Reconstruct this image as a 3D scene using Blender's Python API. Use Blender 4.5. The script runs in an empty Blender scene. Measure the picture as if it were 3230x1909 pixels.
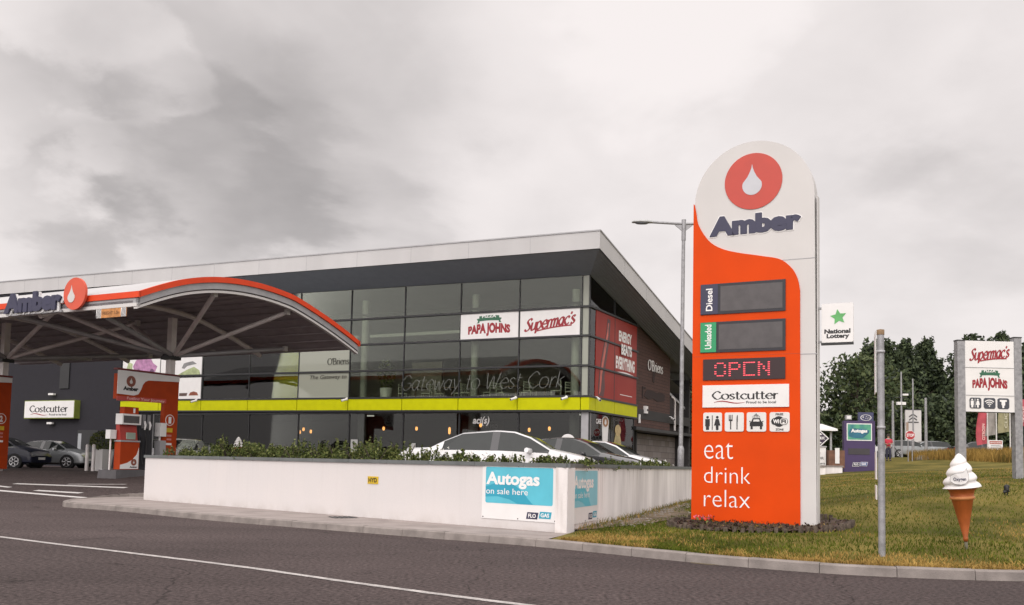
import bpy, bmesh, math, random
import numpy as np
from mathutils import Vector, Matrix
R = math.radians
S = bpy.context.scene
C = S.collection
random.seed(7)

# ------------------------------------------------------------------ camera, sky, sun, exposure
FOC, EYE, PITCH, ROLL = 2900.0, 1.3, R(4.0), 0.0215
cam_d = bpy.data.cameras.new('camera')
cam = bpy.data.objects.new('camera', cam_d)
C.objects.link(cam)
S.camera = cam
cam_d.sensor_width = 36.0
cam_d.sensor_fit = 'HORIZONTAL'
cam_d.lens = 36.0 * FOC / 3230.0
cam_d.shift_y = (1463.0 - FOC * math.tan(PITCH) - 954.5) / 3230.0
cam_d.clip_start = 0.1
cam_d.clip_end = 6000.0
cam.matrix_world = Matrix.Translation((0, 0, EYE)) @ (Matrix.Rotation(math.pi / 2 + PITCH, 4, 'X') @ Matrix.Rotation(ROLL, 4, 'Z'))

SUN_EL, SUN_AZ = R(38), R(197)        # azimuth clockwise from +y: behind the viewer, a little left
world = bpy.data.worlds.new("World")
S.world = world
world.use_nodes = True
wn, wl = world.node_tree.nodes, world.node_tree.links
for n in list(wn): wn.remove(n)
def N(t, **k):
    n = wn.new(t)
    for a, b in k.items(): setattr(n, a, b)
    return n
def wmath(op, a, b=None, c=None, clamp=False):
    n = N('ShaderNodeMath', operation=op, use_clamp=clamp)
    for i, v in enumerate((a, b, c)):
        if v is None: continue
        if isinstance(v, (int, float)): n.inputs[i].default_value = v
        else: wl.new(v, n.inputs[i])
    return n.outputs[0]
def wsmooth(v, a, b, lo=0.0, hi=1.0):
    n = N('ShaderNodeMapRange', interpolation_type='SMOOTHSTEP')
    wl.new(v, n.inputs[0])
    for i, q in zip((1, 2, 3, 4), (a, b, lo, hi)): n.inputs[i].default_value = q
    return n.outputs[0]
tc = N('ShaderNodeTexCoord')
gen = tc.outputs['Generated']
sx = N('ShaderNodeSeparateXYZ'); wl.new(gen, sx.inputs[0])
def wdot(d):
    d = Vector(d).normalized()
    n = N('ShaderNodeVectorMath', operation='DOT_PRODUCT')
    wl.new(gen, n.inputs[0]); n.inputs[1].default_value = d
    return n.outputs['Value']
def sdir(px, py):
    d = (Matrix.Rotation(math.pi / 2 + PITCH, 3, 'X') @ Matrix.Rotation(ROLL, 3, 'Z')) @ Vector(((px - 1615) / FOC, -(py - 1260) / FOC, -1))
    return d.normalized()
zc = wmath('ADD', wmath('MAXIMUM', sx.outputs[2], 0.0), 0.36)
cv = N('ShaderNodeCombineXYZ')
wl.new(wmath('DIVIDE', sx.outputs[0], zc), cv.inputs[0])
wl.new(wmath('DIVIDE', sx.outputs[1], zc), cv.inputs[1])
def wnoise(scale, detail, rough, off):
    m = N('ShaderNodeMapping'); wl.new(cv.outputs[0], m.inputs[0]); m.inputs['Location'].default_value = off
    t = N('ShaderNodeTexNoise'); wl.new(m.outputs[0], t.inputs['Vector'])
    t.inputs['Scale'].default_value = scale; t.inputs['Detail'].default_value = detail; t.inputs['Roughness'].default_value = rough
    t.inputs['Distortion'].default_value = 0.2
    return t.outputs['Fac']
big = wnoise(0.9, 1, 0.4, (3.1, 0.4, 0))
fine = wnoise(2.0, 7, 0.55, (2.0, 7.0, 0))
fine2 = wnoise(6.0, 4, 0.5, (1.0, 5.0, 0))
wob = wmath('ADD', wmath('MULTIPLY', wmath('SUBTRACT', big, 0.5), 0.04), wmath('MULTIPLY', wmath('SUBTRACT', fine, 0.5), 0.075))
def blob(px, py, a, b, depth):
    v = wmath('ADD', wdot(sdir(px, py)), wob)
    return wsmooth(v, math.cos(R(a)), math.cos(R(b)), 0.0, depth)
dark = blob(760, 120, 19, 0, 0.26)
for q in ((1250, 420, 10, 1, 0.09), (620, 460, 9, 1, 0.12), (40, 690, 6, 1, 0.16), (620, 720, 6, 1, 0.10), (3250, 420, 10, 1, 0.12), (2700, 250, 10, 1, 0.08), (2850, 760, 9, 1, 0.10), (1750, 620, 10, 1, 0.09), (1080, 720, 6, 1, 0.06)):
    dark = wmath('ADD', dark, blob(*q))
light = blob(2100, 140, 9, 0, 0.20)
light = wmath('ADD', light, blob(150, 850, 9, 1, 0.10))
light = wmath('ADD', light, blob(60, 60, 5, 0, 0.10))
tex = wmath('ADD', wmath('ADD', wmath('MULTIPLY', wmath('SUBTRACT', fine, 0.5), 0.56), wmath('MULTIPLY', wmath('SUBTRACT', fine2, 0.5), 0.30)), wmath('MULTIPLY', wmath('SUBTRACT', big, 0.5), 0.10))
base = wmath('ADD', wmath('ADD', 0.955, tex), wmath('SUBTRACT', light, dark))
base = wsmooth(base, 0.14, 1.14, 0.34, 0.98)
zen = wmath('ADD', 1.0, wsmooth(sx.outputs[2], 0.46, 0.95, 0.0, 0.42))
sund = Vector((math.sin(SUN_AZ) * math.cos(SUN_EL), math.cos(SUN_AZ) * math.cos(SUN_EL), math.sin(SUN_EL)))
zen = wmath('ADD', zen, wsmooth(wdot(sund), 0.25, 1.0, 0.0, 1.5))
val = wmath('MULTIPLY', base, zen)
rgb = N('ShaderNodeCombineColor')
wl.new(val, rgb.inputs[0]); wl.new(wmath('MULTIPLY', val, 0.934), rgb.inputs[1]); wl.new(wmath('MULTIPLY', val, 0.918), rgb.inputs[2])
cloud_bg = N('ShaderNodeBackground'); wl.new(rgb.outputs[0], cloud_bg.inputs[0]); cloud_bg.inputs[1].default_value = 1.0
sky = N('ShaderNodeTexSky', sky_type='NISHITA', sun_disc=False, sun_elevation=SUN_EL, sun_rotation=SUN_AZ)
sky_bg = N('ShaderNodeBackground'); wl.new(sky.outputs[0], sky_bg.inputs[0]); sky_bg.inputs[1].default_value = 0.08
mixw = N('ShaderNodeMixShader'); mixw.inputs[0].default_value = 0.95
wl.new(sky_bg.outputs[0], mixw.inputs[1]); wl.new(cloud_bg.outputs[0], mixw.inputs[2])
outw = N('ShaderNodeOutputWorld'); wl.new(mixw.outputs[0], outw.inputs[0])

sun_d = bpy.data.lights.new('sun', 'SUN')
sun_d.energy = 0.75
sun_d.angle = R(14)
sun_d.color = (1.0, 0.95, 0.90)
sun = bpy.data.objects.new('sun', sun_d)
C.objects.link(sun)
sun.rotation_euler = (-sund).to_track_quat('-Z', 'Y').to_euler()

S.view_settings.view_transform = 'Standard'
S.view_settings.look = 'None'
S.view_settings.exposure = 0.0
S.view_settings.gamma = 1.0
S.cycles.max_bounces = 8
S.cycles.transparent_max_bounces = 16

# ------------------------------------------------------------------ materials
MATS = {}
def mat(name, col, rough=0.6, metal=0.0, spec=0.5, vary=0.12, vscale=3.0, col2=None, bump=0.0, bscale=40.0, coat=0.0, stretch=None, emit=None, estr=0.0, fine=0.0, fscale=120.0):
    """a Principled surface with noise in its colour, its gloss and (optionally) its relief"""
    if name in MATS: return MATS[name]
    m = bpy.data.materials.new(name); m.use_nodes = True
    nt = m.node_tree; n, l = nt.nodes, nt.links
    p = n['Principled BSDF']
    p.inputs['Metallic'].default_value = metal
    p.inputs['Specular IOR Level'].default_value = spec
    p.inputs['Coat Weight'].default_value = coat
    p.inputs['Coat Roughness'].default_value = 0.06
    t = n.new('ShaderNodeTexCoord'); mp = n.new('ShaderNodeMapping')
    l.new(t.outputs['Object'], mp.inputs[0])
    if stretch: mp.inputs['Scale'].default_value = stretch
    no = n.new('ShaderNodeTexNoise'); l.new(mp.outputs[0], no.inputs['Vector'])
    no.inputs['Scale'].default_value = vscale; no.inputs['Detail'].default_value = 6
    rp = n.new('ShaderNodeValToRGB'); l.new(no.outputs['Fac'], rp.inputs[0])
    a = Vector(col[:3]); b = Vector(col2[:3]) if col2 else a
    rp.color_ramp.elements[0].position = 0.32; rp.color_ramp.elements[1].position = 0.68
    rp.color_ramp.elements[0].color = (*[max(0, c * (1 - vary)) for c in a], 1)
    rp.color_ramp.elements[1].color = (*[min(1, c * (1 + vary)) for c in b], 1)
    src = rp.outputs[0]
    if fine > 0:
        n2 = n.new('ShaderNodeTexNoise'); l.new(t.outputs['Object'], n2.inputs['Vector'])
        n2.inputs['Scale'].default_value = fscale; n2.inputs['Detail'].default_value = 3
        mr = n.new('ShaderNodeMapRange'); l.new(n2.outputs['Fac'], mr.inputs[0])
        mr.inputs[1].default_value = 0.3; mr.inputs[2].default_value = 0.7; mr.inputs[3].default_value = 1 - fine; mr.inputs[4].default_value = 1 + fine
        mx = n.new('ShaderNodeMix'); mx.data_type = 'RGBA'; mx.blend_type = 'MULTIPLY'; mx.inputs[0].default_value = 1.0
        l.new(src, mx.inputs[6]); l.new(mr.outputs[0], mx.inputs[7]); src = mx.outputs[2]
    l.new(src, p.inputs['Base Color'])
    mr2 = n.new('ShaderNodeMapRange'); l.new(no.outputs['Fac'], mr2.inputs[0])
    mr2.inputs[3].default_value = max(0, rough - 0.06); mr2.inputs[4].default_value = min(1, rough + 0.06)
    l.new(mr2.outputs[0], p.inputs['Roughness'])
    if bump > 0:
        nb = n.new('ShaderNodeTexNoise'); l.new(mp.outputs[0], nb.inputs['Vector'])
        nb.inputs['Scale'].default_value = bscale; nb.inputs['Detail'].default_value = 5
        bm = n.new('ShaderNodeBump'); bm.inputs['Strength'].default_value = bump; bm.inputs['Distance'].default_value = 0.02
        l.new(nb.outputs['Fac'], bm.inputs['Height']); l.new(bm.outputs[0], p.inputs['Normal'])
    if emit:
        p.inputs['Emission Color'].default_value = (*emit, 1); p.inputs['Emission Strength'].default_value = estr
    MATS[name] = m
    return m
def glass_mat(name, tint, gloss=1.0, wave=0.04, ior=1.5, haze=None):
    m = bpy.data.materials.new(name); m.use_nodes = True
    n, l = m.node_tree.nodes, m.node_tree.links
    for q in list(n): n.remove(q)
    o = n.new('ShaderNodeOutputMaterial'); tr = n.new('ShaderNodeBsdfTransparent'); gl = n.new('ShaderNodeBsdfGlossy')
    tr.inputs[0].default_value = (*tint, 1); gl.inputs['Roughness'].default_value = 0.015
    gl.inputs[0].default_value = (gloss, gloss, gloss, 1)
    t = n.new('ShaderNodeTexCoord'); no = n.new('ShaderNodeTexNoise'); l.new(t.outputs['Object'], no.inputs['Vector'])
    no.inputs['Scale'].default_value = 0.8; no.inputs['Detail'].default_value = 1
    b = n.new('ShaderNodeBump'); b.inputs['Strength'].default_value = wave; b.inputs['Distance'].default_value = 0.2
    l.new(no.outputs['Fac'], b.inputs['Height']); l.new(b.outputs[0], gl.inputs['Normal'])
    fr = n.new('ShaderNodeFresnel'); fr.inputs[0].default_value = ior
    body = tr.outputs[0]
    if haze:
        df = n.new('ShaderNodeBsdfDiffuse'); df.inputs[0].default_value = (*haze[:3], 1)
        mh = n.new('ShaderNodeMixShader'); mh.inputs[0].default_value = haze[3]
        l.new(tr.outputs[0], mh.inputs[1]); l.new(df.outputs[0], mh.inputs[2]); body = mh.outputs[0]
    mx = n.new('ShaderNodeMixShader'); l.new(fr.outputs[0], mx.inputs[0]); l.new(body, mx.inputs[1]); l.new(gl.outputs[0], mx.inputs[2])
    l.new(mx.outputs[0], o.inputs[0])
    MATS[name] = m
    return m
def brick_mat(name, c1, c2, mortar, sx, sy, bump=0.3, axis='S'):
    """boards or bricks in rows, on faces that run along local y (axis S) or x (axis B)"""
    m = mat(name, c1, 0.8)
    n, l = m.node_tree.nodes, m.node_tree.links
    p = n['Principled BSDF']
    t = n.new('ShaderNodeTexCoord'); sp = n.new('ShaderNodeSeparateXYZ'); l.new(t.outputs['Object'], sp.inputs[0])
    cb = n.new('ShaderNodeCombineXYZ'); l.new(sp.outputs[1 if axis == 'S' else 0], cb.inputs[0]); l.new(sp.outputs[2], cb.inputs[1])
    br = n.new('ShaderNodeTexBrick'); l.new(cb.outputs[0], br.inputs['Vector'])
    br.inputs['Color1'].default_value = (*c1, 1); br.inputs['Color2'].default_value = (*c2, 1); br.inputs['Mortar'].default_value = (*mortar, 1)
    br.inputs['Scale'].default_value = 1.0; br.inputs['Brick Width'].default_value = sx; br.inputs['Row Height'].default_value = sy
    br.inputs['Mortar Size'].default_value = 0.012
    l.new(br.outputs[0], p.inputs['Base Color'])
    b = n.new('ShaderNodeBump'); b.inputs['Strength'].default_value = bump; b.inputs['Distance'].default_value = 0.01; b.invert = True
    l.new(br.outputs['Fac'], b.inputs['Height']); l.new(b.outputs[0], p.inputs['Normal'])
    return m
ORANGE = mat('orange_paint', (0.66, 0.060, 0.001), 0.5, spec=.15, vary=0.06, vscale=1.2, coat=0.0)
RED_ORANGE = mat('red_orange_paint', (0.68, 0.065, 0.020), 0.45, spec=.2, vary=0.06)
PUMP_ORANGE = mat('pump_orange', (0.38, 0.045, 0.006), 0.5, spec=.2, vary=0.08)  # orange set darker, with the canopy's shade put into the colour
WHITE = mat('white_panel', (0.60, 0.585, 0.57), 0.45, spec=.3, vary=0.04, vscale=1.0)
SIGNW = mat('sign_white', (0.76, 0.75, 0.74), 0.45, vary=0.03)
TEXTW = mat('letter_white', (0.82, 0.81, 0.80), 0.5, vary=0.02)
NAVY = mat('navy_letters', (0.035, 0.035, 0.075), 0.45, vary=0.08)
BLACK = mat('black_print', (0.012, 0.012, 0.014), 0.5, vary=0.1)
CRIMSON = mat('crimson_print', (0.30, 0.015, 0.025), 0.5, vary=0.08)
DKGREEN = mat('dark_green_print', (0.03, 0.13, 0.07), 0.5, vary=0.1)
ROOFW = mat('roof_white_metal', (0.48, 0.475, 0.475), 0.5, vary=0.07, vscale=0.7, stretch=(1, 1, 0.3))
SOFFIT = mat('soffit_grey', (0.24, 0.27, 0.33), 0.6, vary=0.06)
LIME = mat('lime_panel', (0.52, 0.53, 0.001), 0.45, spec=.15, vary=0.05)
FRAME = mat('dark_frame', (0.02, 0.021, 0.023), 0.45, vary=0.1)
CLAD = mat('charcoal_cladding', (0.026, 0.025, 0.031), 0.75, spec=.25, vary=0.08, bump=0.1, bscale=60)
GALV = mat('galvanised_steel', (0.30, 0.30, 0.31), 0.5, metal=0.35, vary=0.22, vscale=9, fine=0.12, fscale=60)
GREYM = mat('grey_metal', (0.36, 0.36, 0.37), 0.5, metal=0.2, vary=0.08)
STRUT = mat('strut_grey', (0.74, 0.70, 0.685), 0.5, metal=0.2, vary=0.08)
DARKROOF = mat('canopy_underside', (0.33, 0.295, 0.31), 0.7, vary=0.1)
PLASTER = mat('white_render', (0.66, 0.635, 0.63), 0.9, spec=.2, vary=0.05, vscale=0.9, bump=0.12, bscale=70, fine=0.04, fscale=90, col2=(0.62, 0.59, 0.58))
PLASTER2 = mat('weathered_render', (0.72, 0.68, 0.665), 0.9, spec=.2, vary=0.13, vscale=1.6, bump=0.15, bscale=60, fine=0.05, fscale=90, stretch=(1, 1, 0.25), col2=(0.80, 0.765, 0.75))
COPING = mat('slate_coping', (0.13, 0.14, 0.14), 0.75, vary=0.15, bump=0.15, bscale=50)
KERBM = mat('kerb_concrete', (0.25, 0.222, 0.205), 0.9, spec=.2, vary=0.20, vscale=4, bump=0.3, bscale=60, fine=0.10, fscale=150)
PAVEM = mat('pavement_concrete', (0.30, 0.262, 0.245), 0.9, spec=.2, vary=0.16, vscale=1.5, bump=0.25, bscale=60, fine=0.10, fscale=110)
ASPH = mat('asphalt', (0.070, 0.055, 0.0555), 0.9, spec=.15, vary=0.13, vscale=0.35, bump=0.55, bscale=120, fine=0.55, fscale=55)
PAINTL = mat('road_paint', (0.62, 0.60, 0.58), 0.8, vary=0.10, vscale=6, fine=0.22, fscale=70)
PAINTO = mat('worn_road_paint', (0.40, 0.375, 0.36), 0.85, vary=0.25, vscale=7, fine=0.35, fscale=60)
EARTH = mat('earth', (0.13, 0.10, 0.05), 0.95, vary=0.25, vscale=0.6, bump=0.5, bscale=25)
MULCH = mat('bark_mulch', (0.030, 0.017, 0.011), 0.95, vary=0.4, vscale=14, bump=0.8, bscale=30, col2=(0.062, 0.036, 0.025))
LOG = mat('weathered_log', (0.055, 0.038, 0.028), 0.9, vary=0.35, vscale=10, bump=0.5, bscale=40, col2=(0.11, 0.085, 0.065))
TYRE = mat('tyre_rubber', (0.018, 0.018, 0.019), 0.8, vary=0.1)
RIM = mat('alloy_rim', (0.55, 0.55, 0.56), 0.35, metal=0.7, vary=0.1)
CARGLASS = mat('car_glass', (0.018, 0.022, 0.021), 0.06, spec=0.45, vary=0.1)
LENS = mat('lamp_lens', (0.55, 0.55, 0.56), 0.15, vary=0.05)
TAIL = mat('tail_lens', (0.35, 0.02, 0.02), 0.2, vary=0.05)
CW = mat('car_paint_white', (0.74, 0.74, 0.75), 0.25, coat=0.8, vary=0.02)
CSIL = mat('car_paint_silver', (0.34, 0.36, 0.37), 0.3, metal=0.5, coat=0.8, vary=0.03)
CBLUE = mat('car_paint_dark_blue', (0.008, 0.011, 0.03), 0.3, spec=.3, coat=0.25, vary=0.05)
CBLK = mat('car_paint_black', (0.014, 0.014, 0.016), 0.2, coat=0.9, vary=0.05)
TEAL = mat('teal_print', (0.10, 0.48, 0.60), 0.45, vary=0.05)
TEAL2 = mat('deep_teal_print', (0.03, 0.33, 0.46), 0.45, vary=0.05)
TEAL3 = mat('pale_teal_print', (0.24, 0.56, 0.66), 0.45, vary=0.05)
PURPLE = mat('purple_panel', (0.055, 0.032, 0.105), 0.5, vary=0.06)
SCREEN = mat('dark_display', (0.075, 0.068, 0.070), 0.35, vary=0.16, vscale=5)
BEZEL = mat('display_bezel', (0.022, 0.022, 0.028), 0.5, vary=0.1)
LEDB = mat('led_board', (0.03, 0.012, 0.014), 0.5, vary=0.1)
LED = mat('lit_led', (0.6, 0.05, 0.06), 0.5, emit=(1.0, 0.10, 0.14), estr=1.1)
BULB = mat('lit_bulb', (0.9, 0.5, 0.2), 0.5, emit=(1.0, 0.42, 0.12), estr=4.0)
GREENP = mat('fuel_green', (0.02, 0.30, 0.12), 0.45, vary=0.05)
YEL = mat('yellow_plate', (0.62, 0.42, 0.02), 0.5, vary=0.12, vscale=12)
AMBERP = mat('amber_board', (0.50, 0.22, 0.07), 0.6, vary=0.25, vscale=8)
GREENST = mat('star_green', (0.12, 0.42, 0.13), 0.45, vary=0.15)
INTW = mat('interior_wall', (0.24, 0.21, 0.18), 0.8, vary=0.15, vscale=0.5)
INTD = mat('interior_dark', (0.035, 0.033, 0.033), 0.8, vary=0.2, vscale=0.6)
INTG = mat('interior_olive_wall', (0.40, 0.38, 0.02), 0.7, vary=0.08)
INTC = mat('interior_ceiling', (0.22, 0.22, 0.22), 0.8, vary=0.08)
INTP = mat('interior_column', (0.36, 0.36, 0.345), 0.6, vary=0.05)
CHAIRM = mat('pale_chair', (0.70, 0.69, 0.62), 0.45, vary=0.1)
TABLEM = mat('table_wood', (0.16, 0.10, 0.06), 0.5, vary=0.2)
def ground_mat():
    """worn tarmac: stone chippings, patches, wheel tracks, oil spots, hairline cracks"""
    m = bpy.data.materials.new('worn_asphalt'); m.use_nodes = True
    n, l = m.node_tree.nodes, m.node_tree.links
    p = n['Principled BSDF']; p.inputs['Roughness'].default_value = 0.92; p.inputs['Specular IOR Level'].default_value = 0.15
    t = n.new('ShaderNodeTexCoord'); ob = t.outputs['Object']
    def nz(scale, detail=3, dist=0.0, stretch=None):
        q = n.new('ShaderNodeTexNoise'); q.inputs['Scale'].default_value = scale; q.inputs['Detail'].default_value = detail; q.inputs['Distortion'].default_value = dist
        if stretch:
            mp = n.new('ShaderNodeMapping'); mp.inputs['Scale'].default_value = stretch; mp.inputs['Rotation'].default_value = (0, 0, R(37)); l.new(ob, mp.inputs[0]); l.new(mp.outputs[0], q.inputs['Vector'])
        else: l.new(ob, q.inputs['Vector'])
        return q.outputs['Fac']
    def mr(v, a, b, c, d):
        q = n.new('ShaderNodeMapRange'); l.new(v, q.inputs[0])
        for i, x in zip((1, 2, 3, 4), (a, b, c, d)): q.inputs[i].default_value = x
        return q.outputs[0]
    def mul(a, b):
        q = n.new('ShaderNodeMath'); q.operation = 'MULTIPLY'; l.new(a, q.inputs[0]); l.new(b, q.inputs[1]); return q.outputs[0]
    chip = mr(nz(21, 3), .32, .68, .46, 1.58)
    chip2 = mr(nz(95, 2), .30, .70, .60, 1.40)
    patch_ = mr(nz(.16, 5, .4), .35, .65, .86, 1.16)
    track = mr(nz(.55, 4, .2, (.06, 1.0, 1.0)), .35, .65, .88, 1.13)
    oil = mr(nz(.9, 4, .6), .64, .74, 1.0, .62)
    vo = n.new('ShaderNodeTexVoronoi'); vo.feature = 'DISTANCE_TO_EDGE'; vo.inputs['Scale'].default_value = .33
    mx = n.new('ShaderNodeMix'); mx.data_type = 'VECTOR'; mx.inputs[0].default_value = .35
    q = n.new('ShaderNodeTexNoise'); q.inputs['Scale'].default_value = 1.6; l.new(ob, q.inputs['Vector'])
    l.new(ob, mx.inputs[4]); l.new(q.outputs['Color'], mx.inputs[5]); l.new(mx.outputs[1], vo.inputs['Vector'])
    crack = mr(vo.outputs['Distance'], .001, .0035, .60, 1.0)
    v = mul(mul(mul(chip, chip2), mul(patch_, track)), mul(oil, crack))
    cc = n.new('ShaderNodeMix'); cc.data_type = 'RGBA'; cc.blend_type = 'MULTIPLY'; cc.inputs[0].default_value = 1
    cc.inputs[6].default_value = (0.070, 0.0545, 0.0525, 1); l.new(v, cc.inputs[7]); l.new(cc.outputs[2], p.inputs['Base Color'])
    b = n.new('ShaderNodeBump'); b.inputs['Strength'].default_value = .5; b.inputs['Distance'].default_value = .01; l.new(chip, b.inputs['Height']); l.new(b.outputs[0], p.inputs['Normal'])
    return m
ASPH = ground_mat()
def stained(m, drip, splash, zlo, col=(0.30, 0.25, 0.20)):
    """drip stains from the top and splash dirt at the foot of a rendered wall"""
    n, l = m.node_tree.nodes, m.node_tree.links; p = n['Principled BSDF']
    src = p.inputs['Base Color'].links[0].from_socket
    t = n.new('ShaderNodeTexCoord'); sp = n.new('ShaderNodeSeparateXYZ'); l.new(t.outputs['Object'], sp.inputs[0])
    def nz(stretch, scale, detail):
        mp = n.new('ShaderNodeMapping'); mp.inputs['Scale'].default_value = stretch; l.new(t.outputs['Object'], mp.inputs[0])
        q = n.new('ShaderNodeTexNoise'); q.inputs['Scale'].default_value = scale; q.inputs['Detail'].default_value = detail; l.new(mp.outputs[0], q.inputs['Vector']); return q.outputs['Fac']
    def mth(op, a, b):
        q = n.new('ShaderNodeMath'); q.operation = op; q.use_clamp = True
        for i, v in enumerate((a, b)):
            if isinstance(v, float): q.inputs[i].default_value = v
            else: l.new(v, q.inputs[i])
        return q.outputs[0]
    def mr(v, a, b, c, d):
        q = n.new('ShaderNodeMapRange'); l.new(v, q.inputs[0])
        for i, x in zip((1, 2, 3, 4), (a, b, c, d)): q.inputs[i].default_value = x
        return q.outputs[0]
    dr = mth('MULTIPLY', mr(nz((6, 6, .22), 1.6, 5), .56, .72, 0, drip), mr(sp.outputs[2], .1, 1.1, .25, 1.0))
    lowz = mr(sp.outputs[2], zlo, zlo + .30, 1.0, 0.0)
    sl = mth('MULTIPLY', mth('MULTIPLY', lowz, lowz), mr(nz((1, 1, 1), 3.5, 6), .38, .68, 0.15 * splash, splash))
    f = mth('ADD', dr, sl)
    mx = n.new('ShaderNodeMix'); mx.data_type = 'RGBA'; l.new(f, mx.inputs[0]); l.new(src, mx.inputs[6]); mx.inputs[7].default_value = (*col, 1)
    l.new(mx.outputs[2], p.inputs['Base Color'])
stained(PLASTER, .06, .34, 0.0); stained(PLASTER2, .55, .62, 0.0)
stained(ROOFW, .0, .0, -100.0) if False else None
GLASS = glass_mat('clear_facade_glass', (0.86, 0.90, 0.83), gloss=.80, wave=0.006)
GLASSD = glass_mat('tinted_shop_glass', (0.62, 0.64, 0.62), gloss=.6, wave=0.004)
GLASSF = glass_mat('frosted_facade_glass', (0.66, 0.68, 0.64), wave=0.006, haze=(0.46, 0.48, 0.40, 0.62))
BROWNW = brick_mat('brown_boarded_brick', (0.085, 0.042, 0.033), (0.068, 0.034, 0.028), (0.036, 0.020, 0.017), 0.9, 0.16, 0.5)
STONE = brick_mat('grey_stone_panels', (0.22, 0.19, 0.17), (0.30, 0.27, 0.25), (0.12, 0.10, 0.10), 0.7, 0.32, 0.3)
SLATS = brick_mat('dark_slat_cladding', (0.040, 0.030, 0.030), (0.034, 0.026, 0.026), (0.012, 0.010, 0.010), 0.14, 4.0, 0.5)
LEAF = [mat('shrub_leaf', (0.058, 0.080, 0.018), 0.7, spec=.2, vary=0.3, vscale=6), mat('shrub_leaf_light', (0.135, 0.150, 0.046), 0.7, spec=.2, vary=0.3, vscale=6), mat('shrub_leaf_dark', (0.026, 0.038, 0.010), 0.7, spec=.2, vary=0.3, vscale=6)]
TREEL = [mat('tree_leaf', (0.044, 0.064, 0.026), 0.7, spec=.2, vary=0.3, vscale=0.8), mat('tree_leaf_light', (0.080, 0.100, 0.042), 0.7, spec=.2, vary=0.3, vscale=0.8), mat('tree_leaf_dark', (0.014, 0.024, 0.012), 0.6, vary=0.3, vscale=0.8)]
CONL = [mat('conifer_leaf', (0.044, 0.062, 0.032), 0.7, spec=.2, vary=0.3, vscale=0.8), mat('conifer_leaf_light', (0.080, 0.104, 0.050), 0.7, spec=.2, vary=0.3, vscale=0.8), mat('conifer_leaf_dark', (0.017, 0.026, 0.016), 0.65, vary=0.3, vscale=0.8)]
PURL = [mat('copper_leaf', (0.028, 0.020, 0.022), 0.65, vary=0.3, vscale=0.8), mat('copper_leaf_light', (0.042, 0.034, 0.030), 0.65, vary=0.3, vscale=0.8), mat('copper_leaf_dark', (0.016, 0.012, 0.014), 0.65, vary=0.3, vscale=0.8)]
BARK = mat('bark', (0.06, 0.045, 0.035), 0.9, vary=0.3, vscale=6, bump=0.5, bscale=20)
PETAL = mat('white_petals', (0.78, 0.77, 0.72), 0.6, vary=0.05)
PINK = mat('pink_petals', (0.62, 0.10, 0.16), 0.6, vary=0.15)
GRASSM = [mat('green_grass', (0.070, 0.092, 0.010), 0.8, spec=.1, vary=0.35, vscale=1.4), mat('olive_grass', (0.122, 0.124, 0.020), 0.8, spec=.1, vary=0.25, vscale=1.4), mat('straw_grass', (0.33, 0.215, 0.065), 0.8, spec=.1, vary=0.2, vscale=1.4)]
DRYM = [mat('dry_tall_grass', (0.27, 0.17, 0.045), 0.8, spec=.1, vary=0.2, vscale=1), mat('dry_tall_grass_brown', (0.15, 0.10, 0.030), 0.8, spec=.1, vary=0.2, vscale=1), mat('tall_grass_olive', (0.10, 0.088, 0.024), 0.8, spec=.1, vary=0.2, vscale=1)]
SKIN = mat('skin', (0.36, 0.21, 0.15), 0.6, vary=0.05)
POLO = mat('red_cotton', (0.50, 0.035, 0.06), 0.85, vary=0.12)
TROUS = mat('dark_trousers', (0.035, 0.035, 0.06), 0.85, vary=0.12)
HAIR = mat('brown_hair', (0.05, 0.035, 0.028), 0.8, vary=0.2)

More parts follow.
